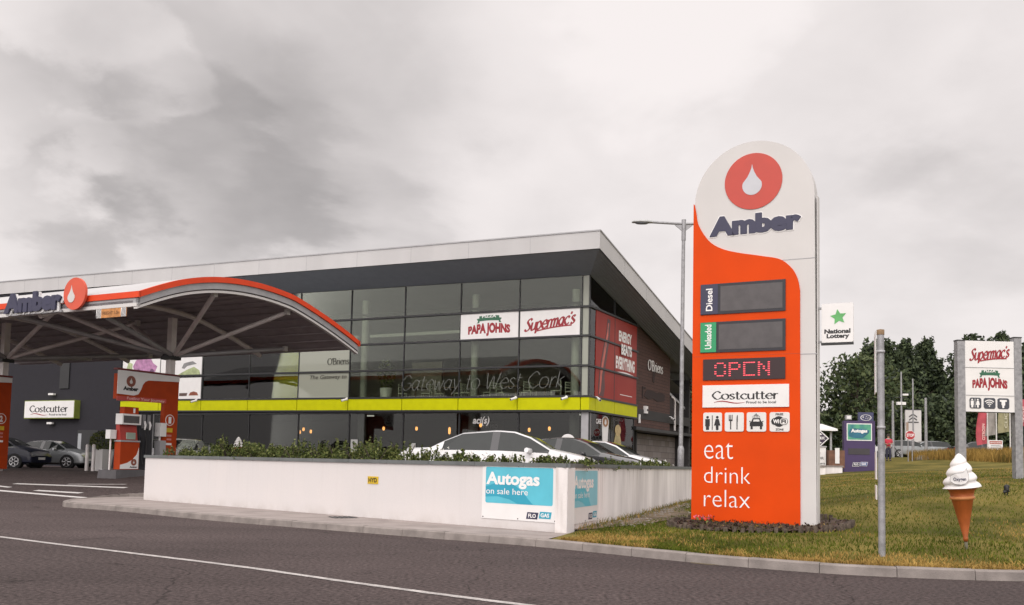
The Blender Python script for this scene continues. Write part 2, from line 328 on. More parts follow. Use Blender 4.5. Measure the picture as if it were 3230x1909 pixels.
# ------------------------------------------------------------------ mesh builder
class MB:
    def __init__(s): s.v, s.f, s.m, s.s = [], [], [], []
    def add(s, vs, fs, mi=0, smooth=False):
        o = len(s.v); s.v += [tuple(v) for v in vs]
        for f in fs:
            s.f.append([i + o for i in f]); s.m.append(mi); s.s.append(smooth)
        return s
    def box(s, x0, x1, y0, y1, z0, z1, mi=0):
        vs = [(x, y, z) for z in (z0, z1) for y in (y0, y1) for x in (x0, x1)]
        return s.add(vs, [(0, 2, 3, 1), (4, 5, 7, 6), (0, 1, 5, 4), (1, 3, 7, 5), (3, 2, 6, 7), (2, 0, 4, 6)], mi)
    def hexa(s, b, t, mi=0):            # four bottom corners, four top corners (counter-clockwise from above)
        return s.add(list(b) + list(t), [(3, 2, 1, 0), (4, 5, 6, 7), (0, 1, 5, 4), (1, 2, 6, 5), (2, 3, 7, 6), (3, 0, 4, 7)], mi)
    def prism(s, pts, y0, y1, mi=0, plane='B', smooth=False):
        """2D outline (right, up) given thickness y0..y1 (y0 is the viewer's side)"""
        f = (lambda a, b, d: (a, d, b)) if plane == 'B' else (lambda a, b, d: (-d, a, b))
        n = len(pts)
        vs = [f(a, b, y0) for a, b in pts] + [f(a, b, y1) for a, b in pts]
        fs = [tuple(range(n)), tuple(range(2 * n - 1, n - 1, -1))]
        s.add(vs, fs, mi)
        vs2 = list(vs)
        return s.add(vs2, [(i, n + i, n + (i + 1) % n, (i + 1) % n) for i in range(n)], mi, smooth)
    def tube(s, pts, r, n=8, mi=0, cap=True):
        P = [Vector(p) for p in pts]; k = len(P)
        rs = r if isinstance(r, (list, tuple)) else [r] * k
        vs, fs = [], []
        u = None
        for i in range(k):
            d = (P[min(i + 1, k - 1)] - P[max(i - 1, 0)]).normalized()
            if u is None: u = d.orthogonal().normalized()
            u = (u - d * u.dot(d)).normalized(); w = d.cross(u)
            for j in range(n):
                a = 2 * math.pi * j / n
                vs.append(P[i] + (u * math.cos(a) + w * math.sin(a)) * rs[i])
        for i in range(k - 1):
            for j in range(n):
                fs.append((i * n + j, i * n + (j + 1) % n, (i + 1) * n + (j + 1) % n, (i + 1) * n + j))
        s.add(vs, fs, mi, True)
        if cap:
            s.add([vs[j] for j in range(n)], [tuple(range(n - 1, -1, -1))], mi)
            s.add([vs[(k - 1) * n + j] for j in range(n)], [tuple(range(n))], mi)
        return s
    def lathe(s, prof, n=24, c=(0, 0, 0), mi=0, fx=None):
        vs, fs = [], []
        for i, (r, z) in enumerate(prof):
            for j in range(n):
                a = 2 * math.pi * j / n
                rr, zz = (r, z) if fx is None else fx(r, z, a)
                vs.append((c[0] + rr * math.cos(a), c[1] + rr * math.sin(a), c[2] + zz))
        for i in range(len(prof) - 1):
            for j in range(n):
                fs.append((i * n + j, i * n + (j + 1) % n, (i + 1) * n + (j + 1) % n, (i + 1) * n + j))
        return s.add(vs, fs, mi, True)
    def build(s, name, mats, parent=None, sharp=None):
        me = bpy.data.meshes.new(name)
        me.from_pydata(s.v, [], s.f)
        for m in (mats if isinstance(mats, (list, tuple)) else [mats]): me.materials.append(m)
        me.polygons.foreach_set('material_index', s.m)
        me.polygons.foreach_set('use_smooth', s.s)
        me.update()
        if sharp is not None: me.set_sharp_from_angle(angle=R(sharp))
        o = bpy.data.objects.new(name, me); C.objects.link(o)
        if parent: o.parent = parent
        return o
def tag(o, label=None, cat=None, group=None, kind=None):
    if label: o['label'] = label
    if cat: o['category'] = cat
    if group: o['group'] = group
    if kind: o['kind'] = kind
    return o
def thing(name, label, cat, loc=(0, 0, 0), rz=0.0, group=None):
    o = bpy.data.objects.new(name, None); o.empty_display_size = 0.2; C.objects.link(o)
    o.location = loc; o.rotation_euler = (0, 0, rz)
    return tag(o, label, cat, group)
def copy_tree(o, parent=None):
    c = o.copy(); C.objects.link(c); c.parent = parent
    for ch in [q for q in KIDS.get(o.name, [])] or [q for q in C.objects if q.parent == o]:
        copy_tree(ch, c)
    return c
KIDS = {}
RB = math.atan2(-0.457, 0.889)      # frames lying along the shop front
RS = math.atan2(0.889, 0.457)       # frames lying along the shop side
def disc(cx, cz, r, n=40, rx=None):
    return [(cx + (rx or r) * math.cos(2 * math.pi * i / n), cz + r * math.sin(2 * math.pi * i / n)) for i in range(n)]
def rrect(x0, x1, z0, z1, r, n=5):
    out = []
    for cx, cz, a in ((x1 - r, z1 - r, 0), (x0 + r, z1 - r, 90), (x0 + r, z0 + r, 180), (x1 - r, z0 + r, 270)):
        for i in range(n + 1):
            t = R(a + 90 * i / n); out.append((cx + r * math.cos(t), cz + r * math.sin(t)))
    return out
def drop_shape(cx, zb, zt, w, n=18):
    r = w / 2; pts = []
    for i in range(n + 1):
        a = R(-200 + 220 * i / n); pts.append((cx + r * math.cos(a), zb + r + r * math.sin(a)))
    for t in (0.3, 0.55, 0.8): pts.append((cx + r * 0.94 * (1 - t) ** 1.6 * 0.9, zb + r * 1.34 + (zt - zb - r * 1.34) * t))
    pts.append((cx, zt))
    for t in (0.8, 0.55, 0.3): pts.append((cx - r * 0.94 * (1 - t) ** 1.6 * 0.9, zb + r * 1.34 + (zt - zb - r * 1.34) * t))
    return pts

# ------------------------------------------------------------------ lettering
FC = {}
def glyphs(s, bold=0.0, shear=0.0):
    k = (s, bold, shear)
    if k not in FC:
        cu = bpy.data.curves.new('t', 'FONT'); cu.body = s; cu.size = 1; cu.offset = bold; cu.shear = shear; cu.resolution_u = 3
        ob = bpy.data.objects.new('t', cu); C.objects.link(ob)
        dg = bpy.context.evaluated_depsgraph_get(); dg.update()
        me = bpy.data.meshes.new_from_object(ob.evaluated_get(dg))
        FC[k] = ([(v.co.x, v.co.y) for v in me.vertices], [tuple(p.vertices) for p in me.polygons])
        bpy.data.objects.remove(ob); bpy.data.curves.remove(cu); bpy.data.meshes.remove(me)
    return FC[k]
def fit(vs, x, z, w, h):
    xs = [a for a, b in vs]; zs = [b for a, b in vs]
    x0, z0 = min(xs), min(zs); sx = w / (max(xs) - x0); sz = h / (max(zs) - z0) if h else sx
    return [(x + (a - x0) * sx, z + (b - z0) * sz) for a, b in vs]
def put(mb, vs, fs, d, plane, mi=0, dep=0.0):
    f = (lambda a, b, e: (a, -e, b)) if plane == 'B' else (lambda a, b, e: (e, a, b))
    fs = [q for q in fs]
    mb.add([f(a, b, d) for a, b in vs], fs, mi)
    if dep > 0:                                      # sides, so the letters stand proud
        cnt = {}
        for q in fs:
            for i in range(len(q)):
                e = (q[i], q[(i + 1) % len(q)]); cnt[e] = 1
        rim = [e for e in cnt if (e[1], e[0]) not in cnt]
        vv = [f(a, b, d) for a, b in vs] + [f(a, b, d - dep) for a, b in vs]
        n = len(vs)
        mb.add(vv, [(e[0], n + e[0], n + e[1], e[1]) for e in rim], mi)
def text(parent, name, s, m, x, z, w, h=None, bold=0.0, shear=0.0, plane='B', d=0.012, dep=0.0, warp=None, rot=False):
    vs, fs = glyphs(s, bold, shear)
    if rot:
        vs = [(-b, a) for a, b in vs]
    vs = fit(vs, x, z, w, h)
    if warp: vs = [warp(a, b) for a, b in vs]
    mb = MB(); put(mb, vs, fs, d, plane, 0, dep)
    return mb.build(name, m, parent)
def ell(w, h, n=12): return [(w / 2 + w / 2 * math.sin(2 * math.pi * i / n), h / 2 + h / 2 * math.cos(2 * math.pi * i / n)) for i in range(n + 1)]
GL = {
 'o': (0.95, [ell(0.85, 1)]), 'c': (0.88, [[(.78, .78), (.45, 1), (.06, .5), (.45, 0), (.84, .2)]]),
 'e': (0.92, [[(.1, .54), (.82, .56), (.74, .88), (.45, 1), (.06, .5), (.45, 0), (.86, .2)]]),
 's': (0.72, [[(.60, .84), (.35, 1), (.10, .77), (.35, .52), (.62, .26), (.33, 0), (.05, .17)]]),
 't': (0.62, [[(.25, 1.36), (.25, .2), (.42, 0), (.60, .10)], [(.0, .97), (.56, .97)]]),
 'u': (0.90, [[(.1, 1), (.1, .28), (.36, 0), (.70, .25)], [(.74, 1), (.74, 0)]]),
 'r': (0.66, [[(.14, 1), (.14, 0)], [(.14, .58), (.36, .95), (.60, .92)]]),
 'C': (1.22, [[(1.08, 1.18), (.62, 1.5), (.06, .75), (.62, 0), (1.14, .32)]]),
 'S': (0.98, [[(.92, 1.28), (.58, 1.5), (.20, 1.18), (.52, .78), (.78, .38), (.38, 0), (-.08, .22)]]),
 'p': (0.95, [[(.12, 1), (.12, -.46)], [(.12, .72), (.48, 1), (.85, .5), (.48, 0), (.12, .2)]]),
 'm': (1.30, [[(.1, 1), (.1, 0)], [(.1, .66), (.36, 1), (.58, .75), (.58, 0)], [(.58, .66), (.84, 1), (1.06, .75), (1.06, 0)]]),
 'n': (0.88, [[(.1, 1), (.1, 0)], [(.1, .66), (.42, 1), (.68, .75), (.68, 0)]]),
 'a': (0.98, [[(.74, .85), (.42, 1), (.06, .5), (.40, 0), (.74, .42)], [(.78, 1), (.76, .15), (.96, .05)]]),
 "'": (0.26, [[(.12, 1.5), (.05, 1.2)]]),
 'B': (1.02, [[(.12, 1.5), (.12, 0)], [(.12, 1.47), (.60, 1.45), (.76, 1.15), (.55, .82), (.12, .79)], [(.12, .79), (.70, .75), (.87, .40), (.62, .04), (.12, .02)]]),
 'i': (0.32, [[(.12, 1), (.12, 0)], [(.10, 1.36), (.14, 1.28)]]), 'O': (1.25, [ell(1.15, 1.5)]),
 'G': (1.25, [[(1.08, 1.18), (.62, 1.5), (.06, .75), (.62, 0), (1.10, .32), (1.1, .7), (.7, .7)]]),
 'w': (1.05, [[(.0, 1), (.25, 0), (.48, .85), (.70, 0), (.98, 1)]]), 'W': (1.45, [[(.0, 1.5), (.32, 0), (.68, 1.2), (.98, 0), (1.35, 1.5)]]),
 'y': (0.85, [[(.05, 1), (.40, .05)], [(.78, 1), (.40, .0), (.10, -.46)]]), 'k': (0.80, [[(.12, 1.5), (.12, 0)], [(.66, 1), (.16, .5), (.72, 0)]]), ' ': (0.55, []),
}
def crom(p, k=5):
    if len(p) < 3: return p
    q = [p[0]] + list(p) + [p[-1]]
    if p[0] == p[-1]: q = [p[-2]] + list(p) + [p[1]]
    out = []
    for i in range(1, len(q) - 2):
        a, b, c, d = (Vector(t) for t in q[i - 1:i + 3])
        for j in range(k):
            t = j / k
            out.append(tuple(0.5 * (2 * b + (c - a) * t + (2 * a - 5 * b + 4 * c - d) * t * t + (3 * b - a - 3 * c + d) * t ** 3)))
    return out + [tuple(p[-1])]
def nib(s, thick, thin, shear=0.0, serif=0.0, gap=0.0):
    vs, fs, x, lv = [], [], 0.0, 0
    def ribbon(p, a, b):
        n0 = len(vs); n = len(p)
        for i in range(n):
            d = Vector(p[min(i + 1, n - 1)]) - Vector(p[max(i - 1, 0)])
            d = d.normalized() if d.length > 1e-6 else Vector((1, 0))
            w = b + (a - b) * abs(d.y * 0.97 - d.x * 0.24)
            nn = Vector((-d.y, d.x)) * w / 2
            for q in (Vector(p[i]) + nn, Vector(p[i]) - nn): vs.append((q.x + shear * q.y, q.y))
        for i in range(n - 1): fs.append((n0 + 2 * i, n0 + 2 * i + 1, n0 + 2 * i + 3, n0 + 2 * i + 2))
    for ch in s:
        adv, st = GL[ch]
        for p in st:
            q = [(a + x, b) for a, b in p]
            ribbon(crom(q), thick, thin)
            if serif and abs(p[0][0] - p[-1][0]) < 0.05 and abs(p[0][1] - p[-1][1]) > 0.6 and len(p) == 2:
                for e in (q[0], q[-1]): ribbon([(e[0] - serif, e[1]), (e[0] + serif, e[1])], thin * 1.2, thin * 1.2)
        x += adv + gap
    return vs, fs
def nibtext(parent, name, s, m, x, z, w, h=None, thick=0.2, thin=0.06, shear=0.0, serif=0.0, gap=0.0, plane='B', d=0.012, warp=None, extra=None):
    vs, fs = nib(s, thick, thin, shear, serif, gap)
    vs = fit(vs, x, z, w, h)
    if warp: vs = [warp(a, b) for a, b in vs]
    f = (lambda a, b, e: (a, -e, b)) if plane == 'B' else (lambda a, b, e: (e, a, b))
    mb = MB()
    for i, q in enumerate(fs): mb.add([f(*vs[j], d + 0.0004 * (i % 7)) for j in q], [(0, 1, 2, 3)], 0)
    if extra:
        for p in extra: mb.add([f(a, b, d + 0.003) for a, b in p], [tuple(range(len(p)))], 0)
    return mb.build(name, m, parent)
def plate(parent, name, pts, m, y0, y1, plane='B'): return MB().prism(pts, y0, y1, 0, plane).build(name, m, parent)
def rect(x0, x1, z0, z1): return [(x0, z0), (x1, z0), (x1, z1), (x0, z1)]

# ------------------------------------------------------------------ terrain
WA, WB_, WC_ = Vector((-9.91, 25.02)), Vector((1.0, 16.06)), Vector((7.9, 34.85))   # planter wall: left end, corner, far end
def sst(a, b, v):
    t = min(1.0, max(0.0, (v - a) / (b - a))); return t * t * (3 - 2 * t)
WDIR = (WB_ - WA).normalized(); WN = Vector((-WDIR.y, WDIR.x))
if WN.y < 0: WN = -WN
SDIR = (WC_ - WB_).normalized(); SNR = Vector((SDIR.y, -SDIR.x))
def side_w(x, y): return (Vector((x, y)) - WB_).dot(SNR)       # >0 to the right of the side wall
def za(x, y):
    """asphalt: the road is level, the forecourt and the car park lie 0.6 m higher"""
    z = 0.6 * sst(17, 24.5, x * 0.457 + y * 0.889)
    p = Vector((x, y)) - WA
    z = max(z, 0.6 * sst(0.5, 1.6, p.dot(WN)) * sst(-1.0, 1.0, p.dot(WDIR)))
    s = sst(-1.9, -0.6, side_w(x, y)) if y > 15.5 else sst(0.2, 1.2, side_w(x, y))
    return z * (1 - s) - (0.2 * s if y > 15.5 else 0)
ANCH = np.array([(0.5, 15.2, .12), (1, 14.4, .12), (2.3, 13.05, .12), (4.2, 11.85, .12), (6.3, 11.6, .12), (9, 12.4, .13), (12, 14.2, .14), (17, 18, .3), (3.58, 18, .262), (5.7, 17, .26),
    (2.5, 20, .16), (5.0, 27, .26), (7.9, 34.5, .5), (5, 12.5, .18), (6.4, 13, .26), (10.8, 20, .86), (14.4, 26, 1.18), (12.8, 26, 1.08), (18, 50, 1.2), (24, 50, 1.75), (24.5, 45, 1.66), (16, 45, 1.2), (15, 44, 1.1),
    (25, 62, 2.0), (30, 60, 2.4), (34, 80, 2.6), (45, 80, 2.7), (40, 60, 2.5), (12, 36, .85), (20, 30, 1.45), (30, 35, 1.9), (25, 20, 1.2), (14, 60, 1.3), (30, 100, 2.7), (60, 100, 2.8), (60, 50, 2.4), (45, 30, 1.8)])
def tps_fit(A):
    n = len(A); d = np.linalg.norm(A[:, None, :2] - A[None, :, :2], axis=2)
    K = np.where(d > 0, d * d * np.log(d + 1e-9), 0) + np.eye(n) * 1.5
    P_ = np.c_[np.ones(n), A[:, :2]]
    M = np.block([[K, P_], [P_.T, np.zeros((3, 3))]])
    return np.linalg.solve(M, np.r_[A[:, 2], 0, 0, 0])
TW = tps_fit(ANCH)
def TL(x, y):
    d = np.hypot(ANCH[:, 0] - x, ANCH[:, 1] - y)
    z = float((np.where(d > 0, d * d * np.log(d + 1e-9), 0) * TW[:-3]).sum() + TW[-3] + TW[-2] * x + TW[-1] * y)
    return min(max(z, 0.115), 3.0)
def patch(lines, nu, nv):
    """grid between polylines; each is resampled to nu points, nv rows between neighbours"""
    def res(p):
        p = [Vector(q) for q in p]; L = [0]
        for i in range(1, len(p)): L.append(L[-1] + (p[i] - p[i - 1]).length)
        out = []
        for k in range(nu):
            t = L[-1] * k / (nu - 1); i = 1
            while i < len(p) - 1 and L[i] < t: i += 1
            out.append(p[i - 1].lerp(p[i], (t - L[i - 1]) / (L[i] - L[i - 1])))
        return out
    Rr = [res(p) for p in lines]; rows = []
    for a in range(len(Rr) - 1):
        for j in range(nv[a] + (a == len(Rr) - 2)):
            rows.append([Rr[a][k].lerp(Rr[a + 1][k], j / nv[a]) for k in range(nu)])
    return rows
def grid_mesh(rows, zf):
    mb = MB(); n = len(rows[0])
    mb.add([(p.x, p.y, zf(p.x, p.y)) for r in rows for p in r],
           [(j * n + i, j * n + i + 1, (j + 1) * n + i + 1, (j + 1) * n + i) for j in range(len(rows) - 1) for i in range(n - 1)], 0, True)
    return mb
KERB = [(-10.2, 27.0), (-11.15, 26.75), (-11.6, 25.8), (-11.62, 24.6), (-11.35, 23.5), (-10.91, 22.75), (-10.0, 22.15), (-8.81, 21.3), (-6.18, 19.09), (-3.8, 17.45), (-1.59, 15.99), (0.48, 14.62), (2.32, 12.92), (3.3, 12.15), (4.16, 11.68), (5.11, 11.43), (6.33, 11.36),
        (8.5, 11.75), (11.5, 13.3), (16, 16.4), (24, 21.5), (42, 31)]
kc = [Vector(p) for p in crom(KERB, 8)]
kl = [0.0]
for i in range(1, len(kc)): kl.append(kl[-1] + (kc[i] - kc[i - 1]).length)
def kat(t):
    i = 1
    while i < len(kc) - 1 and kl[i] < t: i += 1
    d = (kc[i] - kc[i - 1]).normalized()
    return kc[i - 1].lerp(kc[i], (t - kl[i - 1]) / (kl[i] - kl[i - 1])), Vector((-d.y, d.x))
xs = [-3000, -900, -300, -140] + [-80 + 2.5 * i for i in range(73)] + [160, 300, 900, 3000]
ys = [-3000, -600, -150, -60] + [-30 + 2.5 * i for i in range(61)] + [180, 320, 900, 4000]
def zg(x, y):
    w = side_w(x, y)
    if w > 1.2 and y > 12.2 and abs(x) < 110 and y < 130 and x * -0.45 + y > 6: return TL(x, y) - 0.12
    if max(abs(x), abs(y)) > 130: return 1.6 if y > 0 else -0.15
    return za(x, y) - (0.75 if y > 8 else 0.15)
g = grid_mesh([[Vector((x, y)) for x in xs] for y in ys], zg).build('ground', EARTH); tag(g, kind='structure')
rd = grid_mesh([[Vector((-75 + 0.75 * i, -25 + 0.75 * j)) for i in range(134)] for j in range(121)], za).build('road', ASPH); tag(rd, kind='structure')
# the kerb, stone by stone, with open joints
mb = MB(); t = 0.0
while t < kl[-1] - 1:
    ln = 0.915
    for k in range(3):
        a, na = kat(t + 0.004 + (ln - 0.008) * k / 3); b, nb = kat(t + 0.004 + (ln - 0.008) * (k + 1) / 3)
        W_, h, ch = 0.15, 0.125 + 0.003 * math.sin(t * 3.1), 0.018
        sec = lambda p, n: [(*(p), -0.06), (*(p + n * 0.012), h - ch), (*(p + n * 0.03), h), (*(p + n * W_), h), (*(p + n * W_), -0.06)]
        va, vb = sec(a, na), sec(b, nb)
        z0 = za(*a) if a.x < -9 else 0
        vs = [(x, y, z + z0 * 0.8) for x, y, z in va + vb]
        mb.add(vs, [(i, 5 + i, 5 + (i + 1) % 5, (i + 1) % 5) for i in range(5)] + ([(0, 1, 2, 3, 4)] if k == 0 else []) + ([(9, 8, 7, 6, 5)] if k == 2 else []), 0)
    t += ln
tag(mb.build('kerb', KERBM), kind='structure')
# pavement between kerb and wall
inner = []
tt = 0.2
while tt < kl[-1]:
    p, n = kat(tt); q = p + n * 0.15
    if q.x > 0.62: break
    inner.append(q); tt += 0.4
pts = [(p.x, p.y, 0.117) for p in inner] + [(0.62, 14.78, 0.117), (1.12, 16.2, 0.117), (0.9, 16.4, 0.117), (-9.8, 25.3, 0.117), (-9.4, 27.2, 0.117)]
mb = MB(); mb.add(pts, [tuple(range(len(pts)))])
ob = mb.build('pavement', PAVEM)
bm = bmesh.new(); bm.from_mesh(ob.data); bmesh.ops.triangulate(bm, faces=bm.faces); bm.to_mesh(ob.data); bm.free()
tag(ob, kind='structure')
# lawn: from the kerb up the slope
front = [Vector((0.66, 14.75))]
tt = 0
while tt < kl[-1]:
    p, n = kat(tt); q = p + n * 0.15
    if q.x > 0.72 and q.y < 40: front.append(q)
    tt += 0.5
LAWN = patch([[(p.x, p.y) for p in front], [(7.95, 34.9), (12, 41), (18, 46.5), (26, 47), (36, 44), (50, 38)], [(15, 60), (22, 90), (34, 115), (60, 115), (90, 90), (95, 60)]], 90, [44, 22])
lw = grid_mesh(LAWN, TL)
LAWNM = mat('lawn_soil_and_turf', (0.074, 0.078, 0.012), 0.95, spec=.1, vary=0.35, vscale=0.55, col2=(0.140, 0.112, 0.030), bump=0.6, bscale=22, fine=0.35, fscale=45)
tag(lw.build('lawn', LAWNM), kind='structure')
# markings
def mark(p, q, w, m, name, n=14, wob=0.0):
    p, q = Vector(p), Vector(q); d = (q - p).normalized(); nn = Vector((-d.y, d.x)) * w / 2
    mb = MB(); vs = []
    for i in range(n + 1):
        c = p.lerp(q, i / n); a = c + nn * (1 + random.uniform(-wob, wob)); b = c - nn * (1 + random.uniform(-wob, wob))
        vs += [(a.x, a.y, za(*a) + 0.006), (b.x, b.y, za(*b) + 0.006)]
    mb.add(vs, [(2 * i, 2 * i + 1, 2 * i + 3, 2 * i + 2) for i in range(n)])
    return tag(mb.build(name, m), kind='structure')
el = crom([(-22, 24.6), (-14, 18.9), (-7.88, 14.35), (-5.11, 12.43), (-3.11, 11.04), (-1.48, 9.76), (0.14, 8.6), (2.2, 7.3), (5, 6.0)], 14)
mb = MB(); vs = []
for i, p in enumerate(el):
    d = (Vector(el[min(i + 1, len(el) - 1)]) - Vector(el[max(i - 1, 0)])).normalized(); nn = Vector((-d.y, d.x)) * 0.055
    a, b = Vector(p) + nn * random.uniform(.88, 1.12), Vector(p) - nn * random.uniform(.88, 1.12); vs += [(a.x, a.y, 0.006), (b.x, b.y, 0.006)]
mb.add(vs, [(2 * i, 2 * i + 1, 2 * i + 3, 2 * i + 2) for i in range(len(el) - 1)])
tag(mb.build('road_edge_line', PAINTO), kind='structure')
mark((-26, 36.1), (-12.13, 26.72), 0.22, PAINTL, 'give_way_line', 40)
mark((-15.07, 29.37), (-13.12, 28.27), 0.22, PAINTL, 'road_marking')
mark((-20, 33.2), (-16.5, 30.5), 0.16, PAINTL, 'road_marking')
mark((-16.95, 31.6), (-12.2, 29.35), 0.20, PAINTL, 'road_marking')
mark((-14.8, 30.9), (-12.6, 30.3), 0.14, PAINTO, 'road_marking')

# ------------------------------------------------------------------ planter wall
def seg(mb, p, q, th, z0, z1, mi=0, back=None):
    p, q = Vector(p), Vector(q); n = (back or Vector((-(q - p).y, (q - p).x)).normalized()) * th
    b = [(*p, z0), (*q, z0), (*(q + n), z0), (*(p + n), z0)]
    return mb.hexa(b, [(x, y, z1) for x, y, z in b], mi)
def rel(mb, loc): mb.v = [(x - loc[0], y - loc[1], z - loc[2]) for x, y, z in mb.v]; return mb
PL0 = (WB_.x, WB_.y, 0.1)
pw = thing('planter_wall', 'long low white rendered planter wall with dark coping beside the road', 'wall', PL0)
SB = Vector((-SNR.x, -SNR.y))
rel(seg(MB(), WA, WB_, 0.22, -0.1, 1.25, back=WN), PL0).build('front_wall', PLASTER, pw)
o = rel(seg(MB(), WB_ + SDIR * 0.004, WC_, 0.22, -0.1, 1.25, back=SB), PL0).build('side_wall', PLASTER2, pw); o['label'] = 'weathered streaky side of the planter wall'
rel(seg(MB(), WA + WN * 0.224, WA + WN * 1.7, 0.22, -0.1, 1.25, back=WDIR), PL0).build('return_wall', PLASTER, pw)
rel(seg(seg(MB(), WA + WN * 1.7, WB_ + WN * 1.7 - WDIR * 0.9, 0.15, 0.0, 1.18, back=WN), WB_ + SB * 0.56 + SDIR * 2.1, WC_ + SB * 0.56, 0.10, 0.0, 1.18, back=SB), PL0).build('back_wall', PLASTER2, pw)
def coping(p, q, back, th=0.29, over=0.035):
    d = (Vector(q) - Vector(p)).normalized(); L_ = (Vector(q) - Vector(p)).length; mb = MB(); t_ = 0
    while t_ < L_ - 0.05:
        e = min(L_, t_ + 1.2)
        seg(mb, Vector(p) + d * (t_ + 0.004) - back * over, Vector(p) + d * (e - 0.004) - back * over, th, 1.252, 1.325, 0, back); t_ = e
    return mb
rel(coping(WA - WDIR * 0.035, WB_ - WDIR * 0.02, WN), PL0).build('coping', COPING, pw)
rel(coping(WB_ + SDIR * 0.03, WC_, SB), PL0).build('coping', COPING, pw)
rel(coping(WA + WN * 0.27 - WDIR * 0.03, WA + WN * 1.7 - WDIR * 0.03, WDIR), PL0).build('coping', COPING, pw)
mb = MB()
c1 = [WA + WN * 0.2 + WDIR * 0.2, WB_ + WN * 0.2 - WDIR * 0.1, WB_ + WN * 1.72 - WDIR * 0.6, WA + WN * 1.72 + WDIR * 0.2]
c2 = [WB_ + SB * 0.2 + SDIR * 0.3, WC_ + SB * 0.2, WC_ + SB * 0.58, WB_ + SB * 0.58 + SDIR * 2.0]
mb.hexa([(*p, 0.9) for p in c1], [(*p, 1.20) for p in c1]); mb.hexa([(*p, 0.9) for p in c2], [(*p, 1.192) for p in c2])
tag(mb.build('soil', MULCH), kind='structure')

# sign boards on the wall
TW1 = math.atan2(WDIR.y, WDIR.x); TW2 = math.atan2(SDIR.y, SDIR.x)
def gas_board(label, loc, rz, x0, x1, z0, z1, faded=False):
    t = thing('autogas_sign', label, 'sign', loc, rz, 'autogas boards on the planter wall')
    L_ = lambda u: x0 + (x1 - x0) * u
    Z_ = lambda v: z0 + (z1 - z0) * v
    plate(t, 'board', rect(x0, x1, z0, z1), SIGNW, -0.014, -0.002)
    plate(t, 'blue_field', rrect(L_(.05), L_(.95), Z_(.29), Z_(.95), 0.035), TEAL3 if faded else TEAL, -0.017, -0.0145)
    sw = [(L_(.05), Z_(.40)), (L_(.05), Z_(.60))] + [(L_(.08 + .62 * i / 12), Z_(.60 + .13 * math.sin(math.pi * i / 14) - .40 * (i / 12) ** 2.6)) for i in range(13)] + [(L_(.72), Z_(.29)), (L_(.50), Z_(.29)), (L_(.38), Z_(.37)), (L_(.22), Z_(.415))]
    plate(t, 'swoosh', [(a, max(b, Z_(.292))) for a, b in sw], TEAL2 if not faded else TEAL, -0.0185, -0.0172)
    text(t, 'lettering', 'Autogas', TEXTW, L_(.06), Z_(.56), (x1 - x0) * .72, (z1 - z0) * .30, bold=.035, d=.021)
    text(t, 'lettering', 'on sale here', TEXTW, L_(.06), Z_(.455), (x1 - x0) * .57, (z1 - z0) * .11, d=.021)
    plate(t, 'badge', [(L_(.61), Z_(.04)), (L_(.755), Z_(.04)), (L_(.77), Z_(.16)), (L_(.625), Z_(.16))], NAVY, -0.017, -0.0145)
    plate(t, 'badge', [(L_(.775), Z_(.06)), (L_(.925), Z_(.06)), (L_(.94), Z_(.18)), (L_(.79), Z_(.18))], TEAL2, -0.017, -0.0145)
    text(t, 'lettering', 'FLO', TEXTW, L_(.64), Z_(.065), (x1 - x0) * .10, (z1 - z0) * .07, bold=.03, d=.02)
    text(t, 'lettering', 'GAS', TEXTW, L_(.80), Z_(.085), (x1 - x0) * .11, (z1 - z0) * .07, bold=.03, d=.02)
    for u in (.02, .5, .98):
        for v in (.03, .97): MB().prism(disc(L_(u), Z_(v), 0.012, 8), -0.019, -0.013).build('bolt', FRAME, t)
    return t
gas_board('bright autogas on sale here board at the right end of the road-facing wall', (WA.x, WA.y, 0.12), TW1, 12.16, 13.90, 0.16, 1.165)
gas_board('faded autogas board round the corner on the streaky side wall', (WB_.x, WB_.y, 0.12), TW2, 0.21, 2.06, 0.13, 1.13, True)
t = thing('hydrant_plate', 'small yellow hydrant plate in the middle of the white wall', 'sign', (WA.x, WA.y, 0.12), TW1)
plate(t, 'board', rect(8.97, 9.29, 0.70, 0.855), YEL, -0.012, -0.002)
text(t, 'lettering', 'HYD', BLACK, 9.0, 0.73, 0.26, 0.095, bold=.03, d=.016)
mb = MB(); mb.add([(-3.78, 19.22, .121), (-3.55, 18.78, .121), (-3.1, 19.05, .121), (-3.33, 19.5, .121)], [(0, 1, 2, 3)])
for i in range(5):
    u = Vector((-3.78, 19.22)).lerp(Vector((-3.33, 19.5)), (i + .5) / 5); w = Vector((-3.55, 18.78)).lerp(Vector((-3.1, 19.05)), (i + .5) / 5); d = (w - u).normalized(); nn = Vector((-d.y, d.x)) * .022
    mb.hexa([(*(u - nn), .121), (*(w - nn), .121), (*(w + nn), .121), (*(u + nn), .121)][::-1], [(*(u - nn), .128), (*(w - nn), .128), (*(w + nn), .128), (*(u + nn), .128)][::-1])
tag(mb.build('drain_cover', FRAME), 'dark drain cover set in the pavement before the white wall', 'drain cover')

